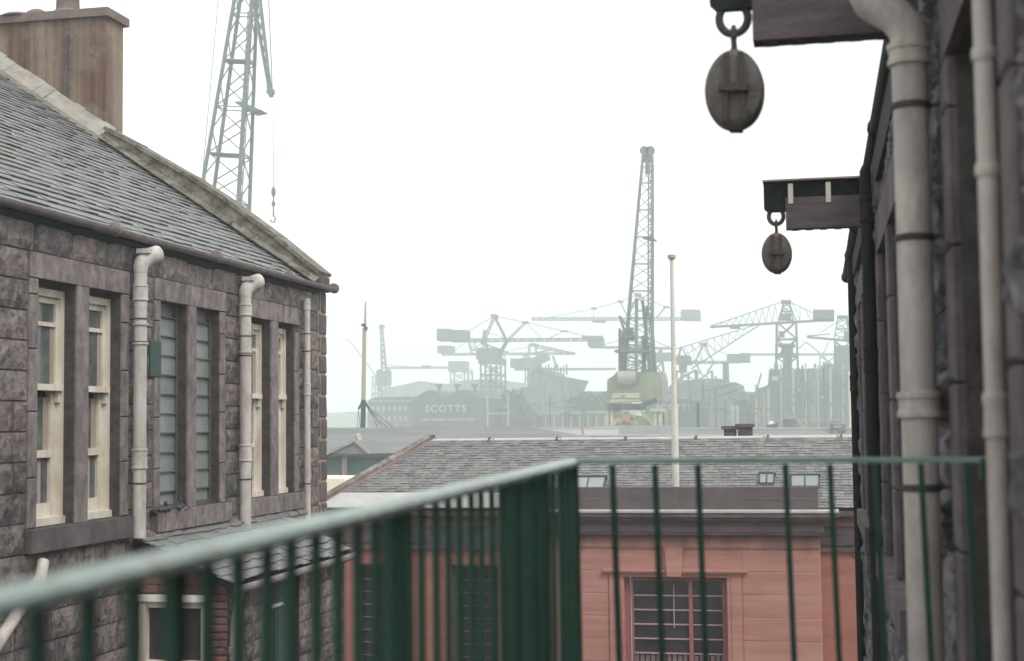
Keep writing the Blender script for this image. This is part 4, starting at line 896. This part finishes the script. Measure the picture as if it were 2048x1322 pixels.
# --- ship mast behind the red roof
Y = 75; u = mp1(Y); sm = thing('ship_mast', 'tall slender ship mast with rigging left of the SCOTTS shed', 'mast', (P(727,900,Y).x,Y,GZ))
bx_ = P(725,900,Y); p = MB()
p.tube([Vector((bx_.x,Y,GZ)), P(724,925,Y), P(727,800,Y)], .14, 12); p.build('lower_mast', M['mast_green'], sm, smooth=True)
p = MB(); p.tube([P(727,800,Y), P(729,655,Y)], lambda f: .125-.02*f, 12); p.build('mast', M['mast_tan'], sm, smooth=True)
p = MB(); p.tube([P(730,662,Y), P(731,612,Y), P(731.5,603,Y)], lambda f: .075-.045*f, 10); p.build('topmast', M['mast_tan'], sm, smooth=True)
p = MB(); p.lathe(P(727.5,650,Y), [(.1,-.08),(.17,0),(.1,.08)], 10); p.bar(P(728,656,Y), P(734,658,Y), .2); p.build('mast_cap', M['mast_green'], sm)
p = MB(); p.bar(P(727,800,Y), P(717,818,Y), .1); p.bar(P(728,800,Y), P(738,818,Y), .1); p.build('spreader', M['mast_green'], sm)
p = MB()
for (a,b,x,y) in ((717,818,690,880),(717,818,700,890),(722,808,705,880),(738,818,762,880),(738,818,785,890),(732,806,745,880),(734,812,800,884)): p.bar(P(a,b,Y), P(x,y,Y,2), .025)
p.build('shroud', M['mast_green'], sm)

# --- near yard roofs beyond the red building
def shed(name, lab, cat, Y, pts, depth, m, extra=()):
    t = thing(name, lab, cat, (P(sum(a for a,_ in pts)/len(pts),845,Y).x, Y, GZ)); mb = MB(); prismpx(mb, pts, Y, depth); mb.build('wall', M[m], t)
    return t
def boxpx(mb, x0, x1, y0, y1, Y, d): mb.prism([P(x0,y1,Y),P(x0,y0,Y),P(x1,y0,Y),P(x1,y1,Y)], (0,d,0))
# green walled house, bottom left
Y = 58; t = thing('green_house', 'low green-walled house with slate roof beside the foot of the ship mast', 'house', (P(720,900,Y).x,Y,GZ))
a = P(560,908,Y); b = P(800,910,Y); ea = a.z; mb = MB(); mb.box(a.x,b.x+9,Y,Y+9,GZ,ea-.05); mb.build('wall', M['green_wall'], t)
mb = MB(); hx = P(845,870,Y+5); rz = P(700,856,Y+5).z
mb.add([(a.x,Y-.4,ea),(b.x+9.4,Y-.4,ea),(b.x+4.4,Y+5,rz),(a.x,Y+5,rz),(b.x+9.4,Y+9.5,ea),(a.x,Y+9.5,ea)], [(0,1,2,3),(3,2,4,5),(0,3,5),(1,4,2)]); mb.build('roof', M['roof_far'], t)
mb = MB(); q0, q1, q2 = P(660,908,Y,-.5), P(718,881,Y,-.5), P(748,907,Y,-.5); mb.prism([q0,q1,q2], (0,5.4,0)); g_ = mb.build('roof_gable', M['roof_far'], t)
for (qa, qb, th_) in ((q0,q1,.1),(q1,q2,.1),(P(672,872,Y,3),P(692,886,Y,2),.18)): mb = MB(); mb.bar(qa+Vector((0,-.05,0)), qb+Vector((0,-.05,0)), th_); mb.build('bargeboard', M['cement'], t)
mb = MB(); mb.bar(P(560,908,Y,-.45), P(800,911,Y,-.45), .12); mb.build('gutter', M['mast_green'], t)
mb = MB(); boxpx(mb, 684,694,914,990,Y-.1,.1); mb.build('door', M['shed3'], t); mb = MB(); mb.bar(P(698,912,Y,-.4), Vector((P(698,960,Y).x,Y-.4,GZ)), .1); mb.build('porch_post', M['frieze'], t)
c_ = MB(); a, b = P(560,957,44), P(700,957,44); c_.prism([(a.x,44,GZ),(a.x,44,a.z),(P(688,957,44).x,44,a.z-.02),(b.x,44,a.z-.5),(b.x,44,GZ)], (0,3,0)); tag(c_.build('garden_wall', M['cream_wall']), 'cream rendered wall at the left corner behind the red building', 'wall')
# long low slate sheds
for (Y, x0, x1, yt, yb, lab, mm) in ((95,760,1760,872,905,'long low slate-roofed shed just behind the red building ridge','roof_far'),(125,640,1240,857,880,'second long low roof running behind the first shed at left','shed3'),(125,1330,1760,858,880,'second long low roof running behind the first shed at right','roof_far')):
    A, B = P(x0,yt,Y+6), P(x1,yt,Y+6); ez = min(A.z,B.z)-2.2; t = thing('long_shed', lab, 'shed', ((A.x+B.x)/2,Y,GZ))
    mb = MB(); mb.box(A.x,B.x,Y+.3,Y+11.7,GZ,ez-.02); mb.build('wall', M['shed2'], t)
    mb = MB(); mb.add([(A.x,Y,ez),(B.x,Y,ez),(B.x,Y+6,B.z),(A.x,Y+6,A.z),(B.x,Y+12,ez),(A.x,Y+12,ez)], [(0,1,2,3),(3,2,4,5),(0,3,5),(1,4,2)]); mb.build('roof', M[mm], t)
    mb = MB(); mb.bar(A+Vector((0,0,.05)), B+Vector((0,0,.05)), .3, .12); mb.build('ridge', M['lead'], t)
# SCOTTS shed
Y = 260; u = mp1(Y)
t = shed('shipyard_shed', 'dark twin-gabled shipyard shed lettered SCOTTS', 'shed', Y, [(822,None),(822,800),(844,786),(858,780),(868,781),(882,789),(888,796),(900,790),(918,781),(930,779),(942,785),(964,796),(964,None)], 40, 'shed')
p_ = P(892,824,Y,-.3); text('lettering', 'SCOTTS', 15*u*1.36, (p_.x,Y-.3,p_.z), M['sign'], t)
p_ = P(895,842,Y,-.3); text('lettering', 'CARTSBURN DOCKYARD', 6.2*u*1.36, (p_.x,Y-.3,p_.z), M['sign'], t)
mb = MB()
for x_ in (877,913,948): boxpx(mb, x_-2, x_+2, 771, 792, Y+4, 1); boxpx(mb, x_-5, x_+5, 768, 773, Y+3.9, 1.3)
mb.build('roof_vent', M['crane_box'], t)
t = shed('shipyard_shed', 'grey windowed yard building left of the SCOTTS shed', 'shed', 275, [(735,None),(735,800),(750,795),(822,793),(822,None)], 20, 'shed2')
mb = MB()
for k in range(7): boxpx(mb, 742+k*11, 748+k*11, 812, 822, 274.8, .3); boxpx(mb, 742+k*11, 748+k*11, 832, 842, 274.8, .3)
boxpx(mb, 736,822,800,803,274.8,.3); mb.build('window', M['winpale'], t)
t = shed('shipyard_shed', 'pale-roofed shed rising behind the SCOTTS shed gables', 'shed', 330, [(765,None),(765,778),(840,762),(885,770),(960,758),(1000,760),(1000,None)], 30, 'shed3')
t = shed('shipyard_shed', 'long dark plating shed in the middle of the yard with a pale strip of windows', 'shed', 240, [(1065,None),(1065,826),(1225,824),(1225,None)], 20, 'shed2')
mb = MB(); boxpx(mb, 1080,1118,824,829,239.7,.4); boxpx(mb, 1140,1160,823,828,239.7,.4); boxpx(mb, 1172,1214,822,827,239.7,.4); mb.build('window', M['winpale'], t)
mb = MB(); boxpx(mb, 1074,1082,832,856,239.6,.4); mb.build('doorway', M['glass_dark'], t)
mb = MB()
for k in range(8): boxpx(mb, 1090+k*17, 1092+k*17, 832, 858, 239.6, .4)
mb.build('cladding_rib', M['shed3'], t)
t = shed('shipyard_shed', 'dark stepped building block behind the plating shed', 'shed', 300, [(965,None),(965,800),(1000,798),(1015,788),(1035,778),(1058,772),(1060,744),(1082,738),(1092,746),(1112,751),(1142,756),(1136,768),(1132,782),(1155,784),(1230,782),(1230,None)], 24, 'shed2')
mb = MB()
for k in range(12): boxpx(mb, 1066+k*6, 1068+k*6, 734-(k%3)*3, 750, 300, .6)
mb.build('roof_post', M['shed2'], t)
t = shed('shipyard_shed', 'dark shed lettered SCOTTS behind the white pole', 'shed', 235, [(1290,None),(1290,800),(1402,800),(1402,None)], 20, 'shed')
u = mp1(235); p_ = P(1348,820,235); text('lettering', 'SCOTTS', 12*u*1.36, (p_.x,234.7,p_.z), M['sign'], t)
t = shed('shipyard_shed', 'stepped block with a tall funnel-like stack right of the white pole', 'shed', 290, [(1325,None),(1325,795),(1340,770),(1395,758),(1440,757),(1440,765),(1472,764),(1476,782),(1505,784),(1510,800),(1510,None)], 30, 'shed2')
mb = MB(); mb.lathe((P(1452,760,292).x,292,P(1452,770,292).z), [(.7,0),(.6,4.3),(.72,4.5)], 12); boxpx(mb,1430,1433,752,760,290,.5); mb.build('stack', M['crane_box'], t)
mb = MB(); boxpx(mb,1436,1478,782,786,289.6,.5); boxpx(mb,1432,1480,768,771,289.6,.5); mb.build('gallery', M['crane_box'], t)
t = shed('building_berth', 'huge hazy building berth of vertical staging at right, beside the warehouse', 'shipyard berth', 255, [(1505,None),(1505,786),(1520,776),(1536,770),(1538,739),(1645,737),(1646,728),(1666,728),(1668,737),(1740,735),(1740,None)], 40, 'shed2')
for k in range(34):
    x_ = 1512+k*6.2; y0 = (760 if x_ < 1540 else 736)-random.choice((0,2,5,9)) + (18 if x_ < 1540 else 0)
    mb = MB(); mb.bar(P(x_,y0,253.5), Vector((P(x_,845,253.5).x,253.5,GZ)), random.uniform(.16,.42)); mb.build('staging_pole', M['shed2'] if k%4 else M['shed3'], t)
mb = MB(); boxpx(mb,1568,1592,786,789,253,.4); boxpx(mb,1600,1690,838,840,253,.4); mb.build('walkway', M['winpale'], t)
mb = MB()
for k in range(26):
    x_ = random.uniform(1512,1700); y0 = random.uniform(745,850); x1_ = x_+random.uniform(-26,26)
    mb.bar(P(x_,y0,251), P(x1_,min(862,y0+random.uniform(20,60)),251), random.uniform(.12,.3))
mb.build('raking_stage', M['crane_far'], t)
for k in range(9):
    x_ = 1545+k*16+random.uniform(-3,3); mb = MB(); y0 = random.choice((752,764,778,792,806)); boxpx(mb, x_, x_+random.uniform(6,14), y0, y0+random.uniform(3,9), 253.2, .8); mb.build('stage_deck', M['crane_box'] if k%3 else M['shed3'], t)
sp_ = ((1405,762),(1418,790),(1431,775),(1450,800),(1488,795),(1502,788),(1350,770),(1380,780),(1240,800),(1100,790),(1130,800),(1040,800))
for k, (x_, y0) in enumerate(sp_):
    q = P(x_,y0,210+k*3); mb = MB(); mb.lathe((q.x,q.y,GZ), [(.2,0),(.1,q.z-GZ)], 8); mb.bar((q.x,q.y,q.z-1.5), (q.x+random.choice((-1,1))*random.uniform(2.5,5),q.y,q.z+random.uniform(-.5,2.5)-2), .14)
    tag(mb.build('derrick_pole', M['crane_far']), 'thin dark derrick pole with a short boom in the hazy yard clutter', 'derrick', 'thin derrick poles in the hazy yard')
# small things of the yard
def pole(name, lab, cat, x, y0, Y, r, m): q = P(x,y0,Y); mb = MB(); mb.lathe((q.x,Y,GZ), [(r,0),(r*.7,q.z-GZ)], 10); return tag(mb.build(name, M[m]), lab, cat)
pole('lamp_post','tan post standing before the hazy berth, right of the low brown stack','post',1526,783,140,.14,'mast_tan')
pole('lamp_post','thick buff post against the far right of the yard by the warehouse','post',1700,742,150,.28,'cream_wall')
pole('yard_pole','dark pole standing just right of the white pole','post',1396,805,150,.24,'mast_green')
pole('yard_pole','thin rusty pole above the long shed roof, left of the middle crane','post',1165,842,118,.12,'rust')
pole('yard_pole','thin dark pole in front of the huge berth','post',1648,735,200,.14,'crane_box')
for (x, y0, y1, Y, lab) in ((1469,812,840,170,'pair of narrow white ship ventilators left of the tan post'),):
    mb = MB()
    for dx in (-4.5,4.5): q = P(x+dx,y0,Y); mb.lathe((q.x,Y,GZ), [(.26,0),(.26,q.z-GZ-.3),(.12,q.z-GZ)], 12)
    tag(mb.build('ventilator', M['shed3']), lab, 'ventilator')
q = P(1420,820,175); mb = MB(); mb.bar((q.x,175,GZ), P(1420,812,175), .2); mb.bar(P(1406,813,175), P(1438,813,175), .12); tag(mb.build('signal_post', M['winpale']), 'pale T-shaped signal post between white pole and ventilators', 'post')
t = thing('yard_hut', 'low yard hut with a white and orange roof board in front of the berth', 'hut', (P(1580,850,165).x,165,GZ))
mb = MB(); prismpx(mb, [(1566,None),(1566,838),(1594,838),(1594,None)], 165, 4); mb.build('wall', M['shed2'], t); mb = MB(); boxpx(mb,1567,1585,831,837,164.8,.3); mb.build('board', M['winpale'], t); mb = MB(); boxpx(mb,1585,1594,831,837,164.8,.3); mb.build('board_end', M['rust'], t)
mb = MB(); mb.bar(P(1595,838,160), P(1618,868,160), .22); tag(mb.build('gangway', M['mast_tan']), 'buff gangway sloping down to the right from the hut', 'gangway')
t = thing('moored_boat', 'small grey boat with white wheelhouse beside the tan post', 'boat', (P(1543,860,135).x,135,GZ))
mb = MB(); A_ = [(1532,850),(1536,860),(1552,860),(1556,846)]; mb.prism([P(x,y,135) for x,y in A_], (0,3,0)); mb.prism([Vector((P(1536,860,135).x,135.3,GZ)),Vector((P(1552,860,135).x,135.3,GZ)),P(1552,860,135,.3),P(1536,860,135,.3)], (0,2.2,0)); mb.build('hull', M['mast_green'], t)
mb = MB(); boxpx(mb,1537,1548,845,850,135.5,1.6); boxpx(mb,1539,1545,842,845,135.7,1.2); mb.build('wheelhouse', M['white'], t)
t = thing('parked_lorry', 'grey lorry with a red front at the right end of the yard', 'lorry', (P(1675,865,130).x,130,GZ))
mb = MB(); boxpx(mb,1661,1692,848,862,130,3); mb.build('body', M['shed2'], t); mb = MB(); boxpx(mb,1664,1676,861,868,129.7,.5); mb.build('bumper', M['redframe'], t)
mb = MB(); boxpx(mb,1668,1682,850,856,129.8,.3); mb.build('windscreen', M['winpale'], t)
mb = MB(); boxpx(mb,1663,1690,862,876,130.2,2.6); mb.prism([Vector((P(1664,870,130).x,130.2,GZ)),Vector((P(1690,870,130).x,130.2,GZ)),P(1690,876,130,.2),P(1664,876,130,.2)], (0,2.4,0)); mb.build('chassis', M['mast_green'], t)
mb = MB(); 
for x_ in (975,1016): mb.bar(P(x_,790,200), Vector((P(x_,845,200).x,200,GZ)), .22)
mb.bar(P(975,827,200), P(1016,826,200), .2); tag(mb.build('goal_frame', M['shed3']), 'pale portal frame standing right of the SCOTTS shed', 'gantry frame')
# distant trees
def tree(x, yt, Y, hw, lab):
    q = P(x,yt,Y); t = thing('tree', lab, 'tree', (q.x,Y,GZ), 'trees beyond the sheds'); H2 = q.z-GZ; mb = MB()
    mb.tube([(q.x,Y,GZ),(q.x+.2,Y,GZ+H2*.4),(q.x,Y,GZ+H2*.8)], lambda f: .35-.25*f, 8)
    for k in range(4): a = k*1.6; mb.tube([(q.x,Y,GZ+H2*.45),(q.x+hw*.5*math.cos(a),Y+hw*.5*math.sin(a),GZ+H2*.7)], lambda f: .14-.09*f, 6)
    mb.build('trunk', M['bark'], t); mb = MB(); cl = []
    for k in range(9): cl.append((Vector((q.x+random.uniform(-1,1)*hw*.6, Y+random.uniform(-1,1)*hw*.5, GZ+H2*random.uniform(.5,.85))), hw*random.uniform(.35,.55)))
    for (c, r) in cl:
        for _ in range(170):
            d = Vector((random.gauss(0,1),random.gauss(0,1),random.gauss(0,.8))).normalized()*r*random.uniform(.5,1.05); o_ = c+d; s0 = random.uniform(.2,.5)
            a = Vector((random.uniform(-1,1),random.uniform(-1,1),random.uniform(-1,1))).normalized()*s0; b2 = a.cross(Vector((random.random(),random.random(),random.random()))).normalized()*s0
            mb.add([o_-a,o_-b2,o_+a,o_+b2], [(0,1,2,3)])
    mb.build('crown', M['leaf'], t, recalc=False)
for i, (x, yt, Y, hw) in enumerate(((1030,776,275,4.2),(1165,776,275,3.6),(1195,780,268,3.6),(1222,776,280,3.2),(778,786,290,3),(1490,782,265,2.6))):
    tree(x, yt, Y, hw, ['rounded hazy tree left of the stepped block','hazy tree right of the stepped block','low hazy tree left of the middle crane house','tree touching the middle crane house at its left','small tree above the windowed yard building','small hazy tree between the stack and the berth'][i])

# ------------------------------------------------------------------ haze
hz = MB(); hz.box(-520,420,-12,800,GZ-1,62); me_ = bpy.data.materials.new('haze'); me_.use_nodes = True; n = me_.node_tree
for q in list(n.nodes):
    if q.type == 'BSDF_PRINCIPLED': n.nodes.remove(q)
pv = n.nodes.new('ShaderNodeVolumePrincipled'); pv.inputs['Color'].default_value = (.915,.985,.97,1); pv.inputs['Density'].default_value = .0023; pv.inputs['Anisotropy'].default_value = .3
n.links.new(pv.outputs[0], [q for q in n.nodes if q.type == 'OUTPUT_MATERIAL'][0].inputs['Volume'])
hz.build('haze', me_, kind='stuff')
